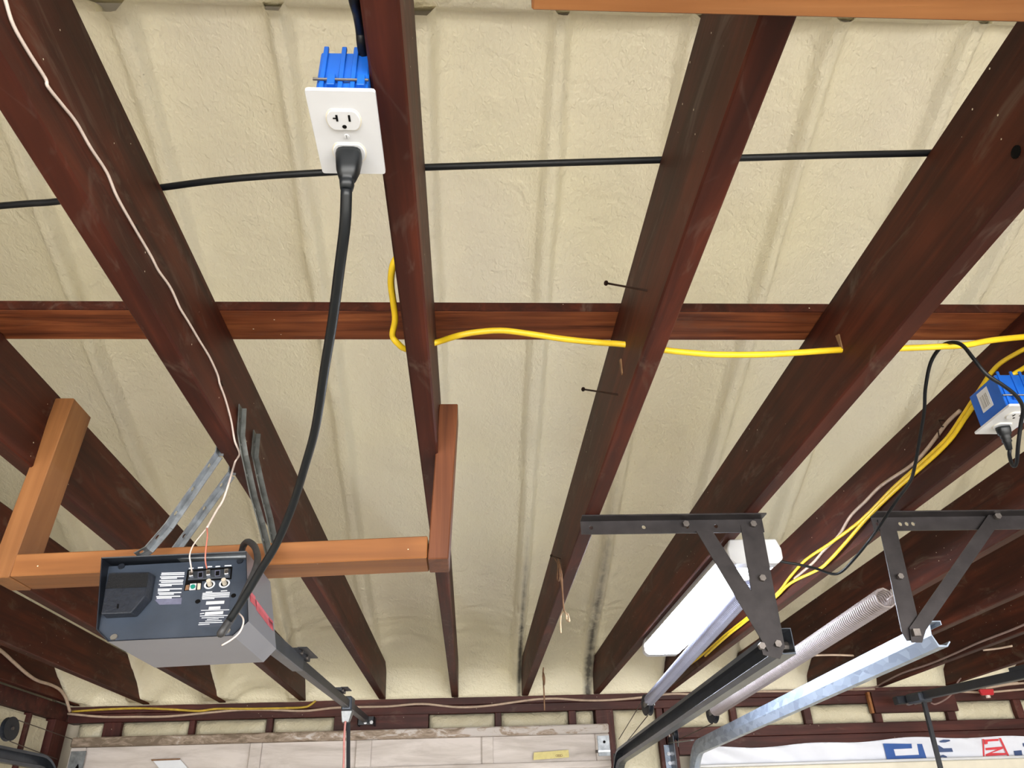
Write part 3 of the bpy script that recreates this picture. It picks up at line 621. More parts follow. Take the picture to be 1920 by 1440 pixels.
tb = onp([(-0.499, 1.3633, 2.0277), (-0.4226, 1.3656, 2.0331), (-0.4176, 1.3544, 2.0076), (-0.4669, 1.3529, 2.0042), (-0.4636, 1.3454, 1.9871), (-0.4919, 1.3447, 1.9855)], 'hole', 'terminal_block', .0008)
onp([(-0.4931, 1.3597, 2.0218), (-0.4235, 1.362, 2.0272), (-0.4197, 1.3542, 2.0095), (-0.4907, 1.3524, 2.0054)], 'dark_track', 'terminal_strip', 0.003, tb, 0.0004)
ts = onp([(-0.4931, 1.3567, 2.0218), (-0.4861, 1.3571, 2.0228), (-0.4826, 1.3523, 2.0118), (-0.4896, 1.3518, 2.0108)], 'zinc_bolt', 'terminal_screw', .004, tb, .0006)
MB().disc((-0.4864, 1.3501, 2.0159), nP, .0028, .003, 10).build('screw_head', 'bolt', ts)
ts = onp([(-0.4642, 1.3574, 2.0235), (-0.4571, 1.3578, 2.0245), (-0.4539, 1.353, 2.0134), (-0.4609, 1.3526, 2.0125)], 'zinc_bolt', 'terminal_screw', .004, tb, .0006)
MB().disc((-0.4576, 1.3508, 2.0176), nP, .0028, .003, 10).build('screw_head', 'bolt', ts)
ts = onp([(-0.4333, 1.3581, 2.0251), (-0.4261, 1.3586, 2.0261), (-0.4231, 1.3537, 2.015), (-0.4302, 1.3533, 2.0141)], 'zinc_bolt', 'terminal_screw', .004, tb, .0006)
MB().disc((-0.4269, 1.3515, 2.0192), nP, .0028, .003, 10).build('screw_head', 'bolt', ts)
onp([(-0.4782, 1.3563, 2.0215), (-0.4693, 1.3567, 2.0224), (-0.4666, 1.3514, 2.0103), (-0.4745, 1.351, 2.0094)], 'sticker_pale', 'opening_rim', 0.0006, tb, 0)
onp([(-0.476, 1.3547, 2.0195), (-0.4699, 1.3551, 2.0205), (-0.4676, 1.3511, 2.0114), (-0.4736, 1.3508, 2.0107)], 'hole', 'opening', 0.0006, tb, 0)
onp([(-0.4496, 1.3576, 2.0243), (-0.4406, 1.358, 2.0252), (-0.4381, 1.3526, 2.0131), (-0.4461, 1.3522, 2.0121)], 'sticker_pale', 'opening_rim', 0.0006, tb, 0)
onp([(-0.4474, 1.3559, 2.0223), (-0.4413, 1.3563, 2.0233), (-0.4391, 1.3523, 2.0141), (-0.4452, 1.352, 2.0135)], 'hole', 'opening', 0.0006, tb, 0)
onp([(-0.4846, 1.3491, 1.9977), (-0.474, 1.3495, 1.9986), (-0.4722, 1.3443, 1.9869), (-0.4827, 1.3439, 1.986)], 'white', 'button_bezel', 0.002, tb, 0)
MB().disc((-0.4776, 1.3444, 1.9916), nP, .0040, .003, 14).build('green_button', 'green', tb)
onp([(-0.4722, 1.3495, 1.9986), (-0.4667, 1.3494, 1.9985), (-0.4644, 1.3447, 1.9878), (-0.4695, 1.3443, 1.9868)], 'beige_knob', 'button', 0.002, tb, 0)
onp([(-0.4912, 1.3482, 1.9957), (-0.4861, 1.3486, 1.9967), (-0.484, 1.3444, 1.9871), (-0.49, 1.344, 1.9862)], 'string', 'button', 0.001, tb, 0)
onp([(-0.4984, 1.3649, 2.0321), (-0.4902, 1.3651, 2.0326), (-0.4895, 1.3641, 2.0304), (-0.4977, 1.3639, 2.0298)], 'ink', 'print_line', 0.0003, None, 0)
onp([(-0.4831, 1.3655, 2.0335), (-0.474, 1.3657, 2.034), (-0.4733, 1.3648, 2.0318), (-0.4824, 1.3645, 2.0312)], 'ink', 'print_line', 0.0003, None, 0)
onp([(-0.4668, 1.3661, 2.0349), (-0.4586, 1.3664, 2.0354), (-0.4579, 1.3654, 2.0332), (-0.4661, 1.3651, 2.0326)], 'ink', 'print_line', 0.0003, None, 0)
onp([(-0.4529, 1.3663, 2.0352), (-0.4447, 1.3665, 2.0357), (-0.444, 1.3655, 2.0335), (-0.4523, 1.3653, 2.0329)], 'ink', 'print_line', 0.0003, None, 0)
onp([(-0.4374, 1.3669, 2.0366), (-0.4254, 1.3671, 2.0371), (-0.4248, 1.3661, 2.0348), (-0.4368, 1.3659, 2.0344)], 'ink', 'print_line', 0.0003, None, 0)
dl = MB().disc((-0.452, 1.3497, 1.9969), nP, .0092, .0008, 20).build('dial_ring', 'ink', cp)
MB().disc((-0.4517, 1.3487, 1.9966), nP, .0062, .0006, 16).build('dial_hole', 'hole', dl)
MB().disc((-0.4508, 1.3478, 1.9959), nP, .0040, .012, 10).build('dial_shaft', 'beige_knob', dl)
onp([(-0.4542, 1.3433, 1.9831), (-0.4435, 1.3436, 1.9836), (-0.4431, 1.3429, 1.982), (-0.4537, 1.3426, 1.9814)], 'ink', 'print_line', 0.0003, None, 0)
dl = MB().disc((-0.427, 1.3505, 1.9986), nP, .0092, .0008, 20).build('dial_ring', 'ink', cp)
MB().disc((-0.4267, 1.3494, 1.9983), nP, .0062, .0006, 16).build('dial_hole', 'hole', dl)
MB().disc((-0.4259, 1.3485, 1.9975), nP, .0040, .012, 10).build('dial_shaft', 'beige_knob', dl)
onp([(-0.4294, 1.3441, 1.9847), (-0.4187, 1.3443, 1.9853), (-0.4183, 1.3436, 1.9837), (-0.4289, 1.3433, 1.983)], 'ink', 'print_line', 0.0003, None, 0)
st2 = onp([(-0.4605, 1.3435, 1.9828), (-0.4124, 1.3445, 1.985), (-0.402, 1.3147, 1.9173), (-0.4473, 1.3143, 1.9164)], 'sticker', 'rating_sticker', .0004)
onp([(-0.4587, 1.342, 1.9805), (-0.4131, 1.3424, 1.9813), (-0.4127, 1.3417, 1.9798), (-0.4583, 1.3414, 1.979)], 'ink', 'print_line', 0.0003, st2, 0)
onp([(-0.4583, 1.3408, 1.9778), (-0.4127, 1.3411, 1.9786), (-0.4123, 1.3405, 1.9771), (-0.4578, 1.3402, 1.9763)], 'ink', 'print_line', 0.0003, st2, 0)
onp([(-0.4578, 1.3396, 1.9751), (-0.4123, 1.34, 1.9758), (-0.4119, 1.3393, 1.9744), (-0.4574, 1.339, 1.9736)], 'ink', 'print_line', 0.0003, st2, 0)
onp([(-0.4573, 1.3384, 1.9724), (-0.4119, 1.3388, 1.9731), (-0.4115, 1.3381, 1.9717), (-0.4569, 1.3378, 1.9709)], 'ink', 'print_line', 0.0003, st2, 0)
onp([(-0.4563, 1.3372, 1.9696), (-0.436, 1.3375, 1.9702), (-0.4356, 1.3368, 1.9686), (-0.4559, 1.3365, 1.968)], 'ink', 'print_line', 0.0003, st2, 0)
onp([(-0.4475, 1.3346, 1.9637), (-0.4175, 1.335, 1.9647), (-0.4168, 1.3326, 1.9591), (-0.4466, 1.332, 1.9578)], 'white', 'white_field', 0.0004, st2, 0)
onp([(-0.44, 1.3301, 1.9534), (-0.4212, 1.3304, 1.9541), (-0.4202, 1.3281, 1.949), (-0.4394, 1.3279, 1.9484)], 'white', 'white_field', 0.0004, st2, 0)
onp([(-0.4432, 1.3257, 1.9435), (-0.4138, 1.3263, 1.9449), (-0.4131, 1.3239, 1.9394), (-0.4425, 1.3233, 1.938)], 'white', 'white_field', 0.0004, st2, 0)
onp([(-0.4515, 1.3275, 1.9476), (-0.4049, 1.3277, 1.9479), (-0.4046, 1.3271, 1.9467), (-0.4511, 1.327, 1.9464)], 'ink', 'print_line', 0.0003, st2, 0)
onp([(-0.4513, 1.3247, 1.9412), (-0.4446, 1.3252, 1.9422), (-0.4442, 1.3246, 1.941), (-0.4509, 1.3242, 1.94)], 'ink', 'print_line', 0.0003, st2, 0)
onp([(-0.4501, 1.3229, 1.9372), (-0.4038, 1.323, 1.9374), (-0.4035, 1.3225, 1.9362), (-0.4497, 1.3224, 1.936)], 'ink', 'print_line', 0.0003, st2, 0)
onp([(-0.4464, 1.3214, 1.9337), (-0.4099, 1.3216, 1.9341), (-0.4096, 1.3211, 1.9329), (-0.446, 1.3209, 1.9325)], 'ink', 'print_line', 0.0003, st2, 0)
onp([(-0.4368, 1.32, 1.9305), (-0.4179, 1.3204, 1.9313), (-0.4175, 1.3198, 1.9301), (-0.4364, 1.3195, 1.9294)], 'ink', 'print_line', 0.0003, st2, 0)
onp([(-0.4385, 1.3187, 1.9276), (-0.4118, 1.319, 1.9283), (-0.4114, 1.3185, 1.9271), (-0.4382, 1.3182, 1.9265)], 'ink', 'print_line', 0.0003, st2, 0)
onp([(-0.4479, 1.3173, 1.9244), (-0.4091, 1.3175, 1.9248), (-0.4088, 1.317, 1.9236), (-0.4476, 1.3168, 1.9233)], 'ink', 'print_line', 0.0003, st2, 0)
onp([(-0.4478, 1.3158, 1.9211), (-0.4299, 1.3162, 1.9218), (-0.4295, 1.3157, 1.9207), (-0.4474, 1.3153, 1.9199)], 'ink', 'print_line', 0.0003, st2, 0)
MB().disc((-0.462, 1.3353, 1.9642), nP, .0042, .001, 14).build('screw_hole', 'hole', cp)
MB().disc((-0.4051, 1.3398, 1.9744), nP, .0042, .001, 14).build('screw_hole', 'hole', cp)
MB().disc((-0.575, 1.3072, 1.9002), nP, .0055, .003, 12).build('panel_screw', 'zinc_bolt', cp)
MB().disc((-0.3976, 1.3105, 1.9077), nP, .0055, .003, 12).build('panel_screw', 'zinc_bolt', cp)
MB().disc((-0.4124, 1.3705, 2.0442), nP, .0055, .003, 12).build('panel_screw', 'black', cp)
MB().disc((-0.6165, 1.3672, 2.0365), nP, .0055, .003, 12).build('panel_screw', 'black', cp)
sdx = Vector(rim[1]); sdn = Vector(rim[2])
def onside(a, b, mat, name):
    (y0, z0), (y1, z1) = a, b; tt = lambda z: (z - sdn.z) / (sdx.z - sdn.z); xx = lambda z: sdn.x + (sdx.x - sdn.x) * tt(z) + .0006
    return MB().hexa([(xx(z0) - .0008, y0, z0 - .009), (xx(z0 - .009), y0, z0 - .009), (xx(z1 - .009), y1, z1 - .009), (xx(z1) - .0008, y1, z1 - .009), (xx(z0) - .0008, y0, z0 + .009), (xx(z0 + .009), y0, z0 + .009), (xx(z1 + .009), y1, z1 + .009), (xx(z1) - .0008, y1, z1 + .009)]).build(name, mat, hsg)
onside((1.335, 1.972), (1.372, 1.972), 'red_ink', 'red_print'); onside((1.376, 1.968), (1.470, 1.962), 'red_ink', 'red_print')
for k in range(4): onside((1.476 + .0085 * k, 1.962), (1.4815 + .0085 * k, 1.962), 'red_ink', 'red_print')
MB().tube(curve([(-0.3766, 1.285, 1.9311), (-0.3657, 1.275, 1.9208), (-0.362, 1.27, 1.9094), (-0.3651, 1.265, 1.8942), (-0.3774, 1.27, 1.8849), (-0.3918, 1.275, 1.8781)]), .0014, 6).build('antenna_wire', 'bell', op, True)
for c in [(-0.4, 1.5665, 2.1145), (-0.395, 1.5925, 2.0911)]: MB().disc(c, (1, 0, 0), .008, .022, 6).build('mounting_bolt', 'zinc_bolt', op)
MB().box((-.560, 1.36, 2.048), (-.400, 1.385, 2.054)).build('mounting_bar', 'strap', op)

# perforated hanger straps (angle section with holes)
def strap(name, pts, label, wdir, w=.021, lip=.011, holes=0.050, mat='strap'):
    o = thing(name, label, 'strap', pts[-1], 'perforated hanger straps')
    wv = Vector(wdir).normalized(); m = MB(); m2 = MB()
    P = [Vector(p) for p in pts]
    for a, b in zip(P[:-1], P[1:]):
        d = (b - a).normalized(); nn = d.cross(wv).normalized(); L = (b - a).length; k = max(1, int(L / holes))
        perforated(m, a, b, wv, nn, w, .002, [L * (i + .5) / k for i in range(k)], .0052)
        m2.hexa([a + wv * (w / 2 - .002), a + wv * w / 2, b + wv * w / 2, b + wv * (w / 2 - .002), a + wv * (w / 2 - .002) + nn * lip, a + wv * w / 2 + nn * lip, b + wv * w / 2 + nn * lip, b + wv * (w / 2 - .002) + nn * lip])
    m.build('flange', mat, o); m2.build('edge_flange', mat, o)
    return o
strap('hanger_strap', [(-0.509, 1.427, 2.36), (-0.509, 1.427, 2.285), (-0.5768, 1.424, 2.1344), (-0.6025, 1.42, 2.0883), (-0.6138, 1.405, 2.0713)], 'front left galvanised strap from the opener behind the joist', (0, 1, 0), mat='strap')
strap('hanger_strap', [(-0.509, 1.522, 2.36), (-0.509, 1.522, 2.285), (-0.5621, 1.522, 2.1819), (-0.5946, 1.52, 2.1154)], 'rear left galvanised strap from the opener behind the joist', (0, 1, 0), mat='strap')
strap('hanger_strap', [(-0.463, 1.3809, 2.3687), (-0.462, 1.397, 2.313), (-0.4519, 1.405, 2.2732), (-0.423, 1.41, 2.1856), (-0.4016, 1.41, 2.1323), (-0.3753, 1.405, 2.0617)], 'front right twisted strap nailed to the joist face above the opener', (0, 1, 0), mat='strap_dark')
strap('hanger_strap', [(-0.463, 1.4996, 2.3716), (-0.462, 1.5076, 2.3185), (-0.4345, 1.515, 2.2337), (-0.4158, 1.515, 2.1832), (-0.3943, 1.515, 2.1153)], 'rear right twisted strap nailed to the joist face above the opener', (0, 1, 0), mat='strap_dark')

# opener rail, trolley, arm
rl = thing('opener_rail', 'dark drive rail running from the opener to the door header', 'rail', (-.53, 3.0, 2.08))
ra, rb, rc_ = (-.517, 1.50, 2.040), (-.533, 2.52, 2.088), (-.556, 4.47, 2.176)
MB().bar(ra, rb, .034, .042).build('rail_section', 'dark_track', rl, False, .003)
MB().bar(rb, rc_, .028, .034).build('rail_section', 'black', rl, False, .003)
for t, ln in ((.30, .20), (.62, .13)):
    c = Vector(ra).lerp(Vector(rc_), t); d = (Vector(rc_) - Vector(ra)).normalized()
    MB().bar(c + Vector((0.0, 0, .024)), c + d * ln + Vector((0.0, 0, .024)), .040, .012).bar(c + Vector((.030, 0, .030)), c + d * ln + Vector((.030, 0, .030)), .028, .003).build('splice_bracket', 'black', rl)
    for s_ in (.25, .7):
        MB().disc(c + d * ln * s_ + Vector((.019, 0, .022)), (1, 0, 0), .006, .006, 8).build('bolt', 'bolt', rl)
tr = thing('release_trolley', 'grey trolley on the opener rail with a hanging pink release cord', 'trolley', (-0.5462, 3.7213, 2.1417))
tc = ORG[tr.name]
MB().bar(tc + Vector((0, -.05, .0)), tc + Vector((0, .05, .006)), .046, .060).build('carriage', 'dark_track', tr, False, .006)
MB().hexa([tc + Vector(p) for p in ((-.020, -.02, -.075), (.012, -.02, -.075), (.012, .01, -.075), (-.020, .01, -.075), (-.026, -.03, -.026), (.026, -.03, -.026), (.026, .03, -.026), (-.026, .03, -.026))]).build('clevis', 'strap', tr, False, .003)
MB().tube(curve([tc + Vector((-.004, -.02, -.07)), tc + Vector((-.003, -.022, -.14)), tc + Vector((.004, -.02, -.30)), tc + Vector((.006, -.02, -.80))]), .005, 6).build('release_cord', 'pink', tr, True)
MB().bar(tc + Vector((.006, .0, -.06)), tc + Vector((.010, .34, -.72)), .016, .010).build('door_arm', 'black', tr)
he = thing('rail_end_bracket', 'black bracket and bolts holding the near opener rail to the header', 'bracket', (-.556, 4.50, 2.15))
MB().box((-.600, 4.47, 2.150), (-.512, 4.475, 2.190)).box((-.600, 4.47, 2.150), (-.596, 4.557, 2.19)).box((-.516, 4.47, 2.150), (-.512, 4.557, 2.19)).build('plate', 'black', he)
for dx in (-.012, .020):
    MB().disc((-.545 + dx, 4.47, 2.160), (0, -1, 0), .009, .014, 8).build('bolt', 'zinc_bolt', he)

# ------------------------------------------------------------------ lit shop light
sl = thing('shop_light', 'lit white wraparound shop light fixed under the joist', 'light', (.775, 2.6, 2.21))
lx0, lx1, ly0, ly1 = .700, .846, 1.995, 3.215
MB().prism([(lx0 + .01, ly0 + .045, 2.289), (lx1 - .01, ly0 + .045, 2.289), (lx1, ly0 + .045, 2.262), (lx0, ly0 + .045, 2.262)], (0, ly1 - ly0 - .09, 0)).build('housing', 'white', sl)
prof = [(lx0 + .002, 2.2615), (lx1 - .002, 2.2615), (lx1 - .003, 2.234), (lx1 - .010, 2.226), (lx1 - .022, 2.2225), (lx0 + .022, 2.2225), (lx0 + .010, 2.226), (lx0 + .003, 2.234)]
MB().prism([(a, ly0 + .0455, b) for a, b in prof], (0, ly1 - ly0 - .091, 0)).build('diffuser', 'led', sl)
capp = [(lx0 + .008, 2.2895), (lx1 - .008, 2.2895), (lx1 + .002, 2.262), (lx1 + .001, 2.234), (lx1 - .014, 2.2215), (lx0 + .014, 2.2215), (lx0 - .001, 2.234), (lx0 - .002, 2.262)]
for y0 in (ly0, ly1 - .0455):
    MB().prism([(a, y0, b) for a, b in capp], (0, .045, 0)).build('end_cap', 'white', sl, False, .003)

# lamp cord: plug in outlet B, loop, up over the yellow cable, down to the light
pcB = thing('lamp_cord', 'thin black cord looping from the small outlet to the shop light', 'cord', (1.05, 1.3, 2.2))
plug(MB(), (1.047, 1.298, 2.2705), (.10, .25, -1), [(0, .012, .010), (.004, .0125, .0105), (.016, .0115, .009), (.018, .0085, .0075), (.022, .0095, .0085), (.024, .0075, .007), (.030, .0085, .0075), (.032, .0065, .006), (.046, .005, .0045)]).build('plug', 'rubber', pcB, True)
cB = [(1.0516, 1.309, 2.226)] + [(1.0473, 1.31, 2.2129), (1.0382, 1.3, 2.188), (1.0356, 1.285, 2.1867), (1.0241, 1.25, 2.2067), (1.0213, 1.22, 2.2359), (1.0128, 1.19, 2.2533), (0.984, 1.16, 2.2621), (0.9506, 1.14, 2.2727), (0.9208, 1.13, 2.289), (0.9079, 1.13, 2.3229), (0.9054, 1.14, 2.3572), (0.8991, 1.155, 2.3743), (0.9019, 1.19, 2.3879), (0.8986, 1.23, 2.377), (0.9043, 1.28, 2.3459), (0.9217, 1.33, 2.3249), (0.9411, 1.4, 2.2995), (0.9644, 1.49, 2.267), (0.976, 1.54, 2.2572), (0.981, 1.62, 2.2453), (0.9727, 1.7, 2.2169), (0.9769, 1.79, 2.2019), (0.9692, 1.86, 2.1841), (0.9612, 1.92, 2.1724), (0.949, 1.95, 2.1761), (0.9235, 1.98, 2.2), (0.8841, 2.0, 2.2186), (0.8417, 2.01, 2.2313), (0.8172, 2.015, 2.2482), (0.8081, 2.03, 2.2669)]
MB().tube(curve(cB), .0036, 8).build('cord', 'wire_black', pcB, True)

# ------------------------------------------------------------------ door tracks, hangers, springs
def bolt(m_parent, c, d, r=.009, h=.007, mat='bolt'):
    return MB().disc(c, d, r, h, 6 if r < .01 else 4).build('bolt', mat, m_parent)
hA = thing('track_hanger', 'dark angle iron hanger in front of the shop light', 'bracket', (.5, 1.84, 1.95), 'door track hangers')
MB().box((.278, 1.798, 2.286), (.745, 1.838, 2.2893)).build('angle_bar', 'iron', hA)
perforated(MB(), (.278, 1.838, 2.2689), (.745, 1.838, 2.2689), (0, 0, 1), (0, -1, 0), .0338, .0035, [.026, .160, .270, .345, .445], .0052).build('angle_web', 'iron', hA)
MB().prism([(0.6863, 1.836, 2.2709), (0.7416, 1.836, 2.2917), (0.735, 1.836, 1.9684), (0.7195, 1.836, 1.9435), (0.6811, 1.836, 1.9539), (0.6798, 1.836, 2.0123)], (0, -.003, 0)).prism([(0.7374, 1.836, 2.2917), (0.743, 1.836, 2.2917), (0.7378, 1.836, 1.9696), (0.7302, 1.836, 1.9697)], (0, .028, 0)).build('upright', 'iron', hA)
MB().prism([(0.5677, 1.829, 2.2543), (0.6085, 1.829, 2.2538), (0.728, 1.829, 1.995), (0.6925, 1.829, 1.9594)], (0, -.003, 0)).build('brace', 'iron', hA)
for c in [(0.5442, 1.833, 2.273), (0.7171, 1.833, 2.2708), (0.7131, 1.833, 2.1324), (0.7191, 1.833, 1.9766), (0.68, 1.833, 1.9725)]: bolt(hA, c, (0, -1, 0), .0085, .010)
hB = thing('track_hanger', 'dark angle iron hanger with a row of punched holes, at the right edge', 'bracket', (1.3, 1.84, 1.95), 'door track hangers')
MB().box((1.030, 1.795, 2.286), (2.02, 1.835, 2.2893)).build('angle_bar', 'iron', hB)
perforated(MB(), (1.030, 1.835, 2.2679), (2.02, 1.835, 2.2679), (0, 0, 1), (0, -1, 0), .0358, .0035, [.014, .035, .053, .073, .090, .107, .30, .50, .70, .90], .0056).build('angle_web', 'iron', hB)
MB().prism([(1.0447, 1.831, 2.2789), (1.0882, 1.831, 2.2783), (1.0732, 1.831, 2.0187), (1.061, 1.831, 1.9791), (1.0318, 1.831, 1.9773), (1.025, 1.831, 1.9984)], (0, -.003, 0)).build('upright', 'iron', hB)
MB().prism([(1.3448, 1.826, 2.2922), (1.3726, 1.826, 2.286), (1.3585, 1.826, 2.263), (1.0818, 1.826, 1.9998), (1.064, 1.826, 1.9719), (1.0382, 1.826, 1.9724), (1.043, 1.826, 2.0055)], (0, -.003, 0)).build('brace', 'iron', hB)
for c in [(1.3566, 1.822, 2.2803)]: bolt(hB, c, (0, -1, 0), .009, .010)
for c in [(1.0558, 1.826, 2.1288)]: bolt(hB, c, (0, -1, 0), .0075, .010)
for c in [(1.0529, 1.822, 1.9933)]: bolt(hB, c, (0, -1, 0), .0115, .010)

def track(name, label, x, side, y0, z0, y1, z1, mat, rad=.26, low=.9, crease=False):
    # C channel: web at x, lips towards side
    prof = [(0, .03), (.040, .03), (.040, .018), (.038, .018), (.038, .028), (.002, .028), (.002, -.026), (.030, -.028), (.040, -.018), (.042, -.020), (.032, -.031), (0, -.031)]
    if crease: prof = [(.004, .030), (.034, .030), (.034, .020), (.032, .020), (.032, .028), (.006, .028), (.002, -.002), (.012, -.026), (.030, -.028), (.040, -.018), (.042, -.020), (.032, -.031), (.010, -.031), (0, -.004)]
    path = []; fr_ = []
    d0 = Vector((0, y1 - y0, z1 - z0)).normalized(); up = Vector((0, -d0.z, d0.y))
    for k in range(6): path.append(Vector((x, y0, z0)).lerp(Vector((x, y1, z1)), k / 5)); fr_.append((Vector((side, 0, 0)), up))
    for k in range(1, 11):
        a = math.radians(9 * k); path.append(Vector((x, y1 + rad * math.sin(a), z1 - rad * (1 - math.cos(a))))); fr_.append((Vector((side, 0, 0)), Vector((0, math.sin(a), math.cos(a)))))
    path.append(Vector((x, y1 + rad, low))); fr_.append(fr_[-1])
    o = thing(name, label, 'track', (x, (y0 + y1) / 2, low), 'overhead door tracks')
    MB().sweep(path, prof, fr_).build('channel', mat, o); return o
tA = track('door_track', 'dark grey overhead track to the right of the white door', .772, -1, 1.862, 1.990, 4.18, 1.948, 'dark_track')
MB().tube([(.730, 1.90, 1.985), (.775, 1.90, 1.985)], .012, 8).build('end_bolt', 'bolt', tA)
tB = track('door_track', 'bright galvanised overhead track below the right hanger', 1.098, 1, 1.835, 1.994, 4.05, 1.966, 'galv', crease=True)
tL = track('door_track', 'dark overhead track along the left wall', -2.105, 1, 1.87, 2.000, 4.22, 1.995, 'dark_track')

def spring(name, label, p, q, r, wr, pitch, mat, n=9, stretch=None):
    o = thing(name, label, 'spring', tuple((Vector(p) + Vector(q)) / 2), 'extension springs')
    P = Vector(p); Q = Vector(q); d = Q - P; L = d.length; d.normalize(); a1 = d.orthogonal().normalized(); a2 = d.cross(a1)
    pts = []; s_ = 0.0; ang = 0.0
    while s_ < L:
        for k in range(n):
            a = ang + 2 * math.pi * k / n; pts.append(P + d * (s_ + pitch * k / n) + a1 * math.cos(a) * r + a2 * math.sin(a) * r)
        s_ += pitch
    MB().tube(pts, wr, 5).build('coil', mat, o, True)
    hk = [P + a1 * r, P - d * .012 + a1 * r * .7, P - d * .03, P - d * .045 - a1 * r * .4, P - d * .035 - a1 * r * .9, P - d * .02 - a1 * r * .5]
    MB().tube(curve(hk), wr, 6).build('hook', mat, o, True)
    MB().tube(curve([Q + a1 * r, Q + d * .012 + a1 * r * .5, Q + d * .03]), wr, 6).build('hook', mat, o, True)
    return o
spring('extension_spring', 'grey extension spring beside the lit shop light', (.757, 2.03, 2.168), (.757, 3.44, 2.092), .0215, .0028, .0100, 'spring_a')
spring('extension_spring', 'pale extension spring above the galvanised track', (1.098, 1.985, 2.122), (1.098, 3.66, 2.076), .0260, .0030, .0116, 'spring_b')

def pulley(c, r, ax, label, mat='black', fork=True, fd=(0, -1, 0)):
    o = thing('cable_pulley', label, 'pulley', c, 'door cable pulleys')
    c = Vector(c); ax = Vector(ax).normalized()
    a1 = ax.orthogonal().normalized(); a2 = ax.cross(a1); rings = []
    for t, rr in ((-.011, r), (-.009, r), (-.001, r * .72), (.001, r * .72), (.009, r), (.011, r)):
        rings.append([c + ax * t + a1 * math.cos(k * math.pi / 10) * rr + a2 * math.sin(k * math.pi / 10) * rr for k in range(20)])
    loft(MB(), rings).build('sheave', mat, o)
    MB().disc(c - ax * .018, ax, .007, .036, 8).build('axle', 'bolt', o)
    if fork:
        f = Vector(fd).normalized()
        for s_ in (-1, 1): MB().bar(c + ax * s_ * .015, c + ax * s_ * .015 + f * (r + .03), .004, .022, ax.cross(f)).build('fork', 'strap', o)
    return o
pulley((.757, 3.50, 2.080), .043, (1, .2, 0), 'black pulley at the far end of the spring by the light')
pulley((1.098, 3.72, 2.068), .043, (1, .2, 0), 'black pulley at the far end of the pale spring')
pulley((1.095, 4.46, 2.060), .032, (1, 0, 0), 'fixed black pulley on the post between the doors', 'black', True, (0, .6, -1))
pulley((-2.05, 3.83, 2.092), .050, (1, -.15, .1), 'black pulley hanging near the left wall', 'black', False)
def cable(pts, label): return tag(MB().tube(pts, .0022, 6).build('lift_cable', 'cable', None, True), label, 'cable', 'thin steel lift cables')
cable([(.757, 3.52, 2.120), (.790, 4.46, 2.045)], 'thin steel cable from the upper side of the pulley by the light')
cable([(.757, 3.52, 2.040), (.770, 4.30, 1.985)], 'thin steel cable from the lower side of the pulley by the light')
cable([(1.098, 3.74, 2.108), (1.098, 4.45, 2.090)], 'thin steel cable from the upper side of the pale spring pulley')
cable([(1.098, 3.74, 2.028), (1.098, 4.40, 2.030)], 'thin steel cable from the lower side of the pale spring pulley')
cable([(-2.05, 3.86, 2.135), (-2.08, 4.56, 2.120)], 'thin steel cable from the upper side of the left wall pulley')
cable([(-2.05, 3.86, 2.045), (-2.09, 4.42, 2.02)], 'thin steel cable from the lower side of the left wall pulley')
# flag bracket and galvanised jamb angle at the post
fb = thing('flag_bracket', 'steel flag bracket bolted to the post at the far door track', 'bracket', (1.10, 4.42, 1.6))
MB().prism([(1.078, 4.44, 2.055), (1.078, 4.44, 1.60), (1.078, 4.562, 1.60), (1.078, 4.562, 2.055)], (.003, 0, 0)).build('plate', 'dark_track', fb)
MB().prism([(1.05, 4.558, 2.02), (1.098, 4.558, 2.02), (1.098, 4.558, 1.2), (1.05, 4.558, 1.2)], (0, .003, 0)).build('jamb_angle', 'galv', fb)
MB().prism([(1.082, 4.10, 1.998), (1.098, 4.10, 1.998), (1.098, 4.56, 2.03), (1.072, 4.56, 2.03)], (0, 0, -.004)).build('shelf', 'strap', fb)
for z in (1.975, 1.93): MB().disc((1.070, 4.556, z), (0, -1, 0), .010, .010, 8).build('bolt', 'zinc_bolt', fb)

# ------------------------------------------------------------------ doors
d1 = thing('garage_door', 'weathered white wooden sectional door below the foam pockets', 'garage door', (-.66, 4.50, 0))
dx0, dx1 = -2.062, .742
MB().box((dx0, 4.462, 2.078), (dx1, 4.545, 2.124)).build('top_rail', 'flake', d1, False, .006)
MB().box((dx0, 4.498, 1.72), (dx1, 4.540, 2.0775)).build('top_section', 'door', d1)
for a, b in ((dx0, dx0 + .075), (-1.15, -1.09), (-.60, -.52), (.06, .12), (dx1 - .075, dx1)):
    MB().box((a, 4.478, 1.9485), (b, 4.4975, 2.0772)).build('stile', 'door', d1, False, .003)
MB().box((dx0, 4.478, 1.915), (dx1, 4.4975, 1.948)).build('bottom_rail', 'door', d1, False, .003)
for k in range(3):
    z1 = 1.716 - .57 * k; MB().box((dx0, 4.49, max(.02, z1 - .566)), (dx1, 4.540, z1)).build('section', 'door', d1, False, .004)
rbk = MB().box((dx1 - .065, 4.470, 1.968), (dx1 - .002, 4.4765, 2.066)).build('roller_bracket', 'strap', d1)
MB().box((dx1 - .068, 4.455, 1.985), (dx1 - .004, 4.469, 1.994)).build('slide', 'zinc_bolt', rbk)
MB().disc((dx1 - .070, 4.462, 1.989), (-1, 0, 0), .007, .012, 8).build('slide_nut', 'bolt', rbk)
MB().disc((dx1 - .03, 4.469, 2.035), (0, -1, 0), .007, .004, 8).build('slot', 'hole', rbk)
MB().disc((dx1 + .008, 4.43, 1.945), (1, 0, 0), .030, .022, 18).build('roller', 'black', rbk)
rbl = MB().box((dx0 + .010, 4.470, 1.955), (dx0 + .085, 4.4765, 2.060)).build('roller_bracket', 'strap', d1)
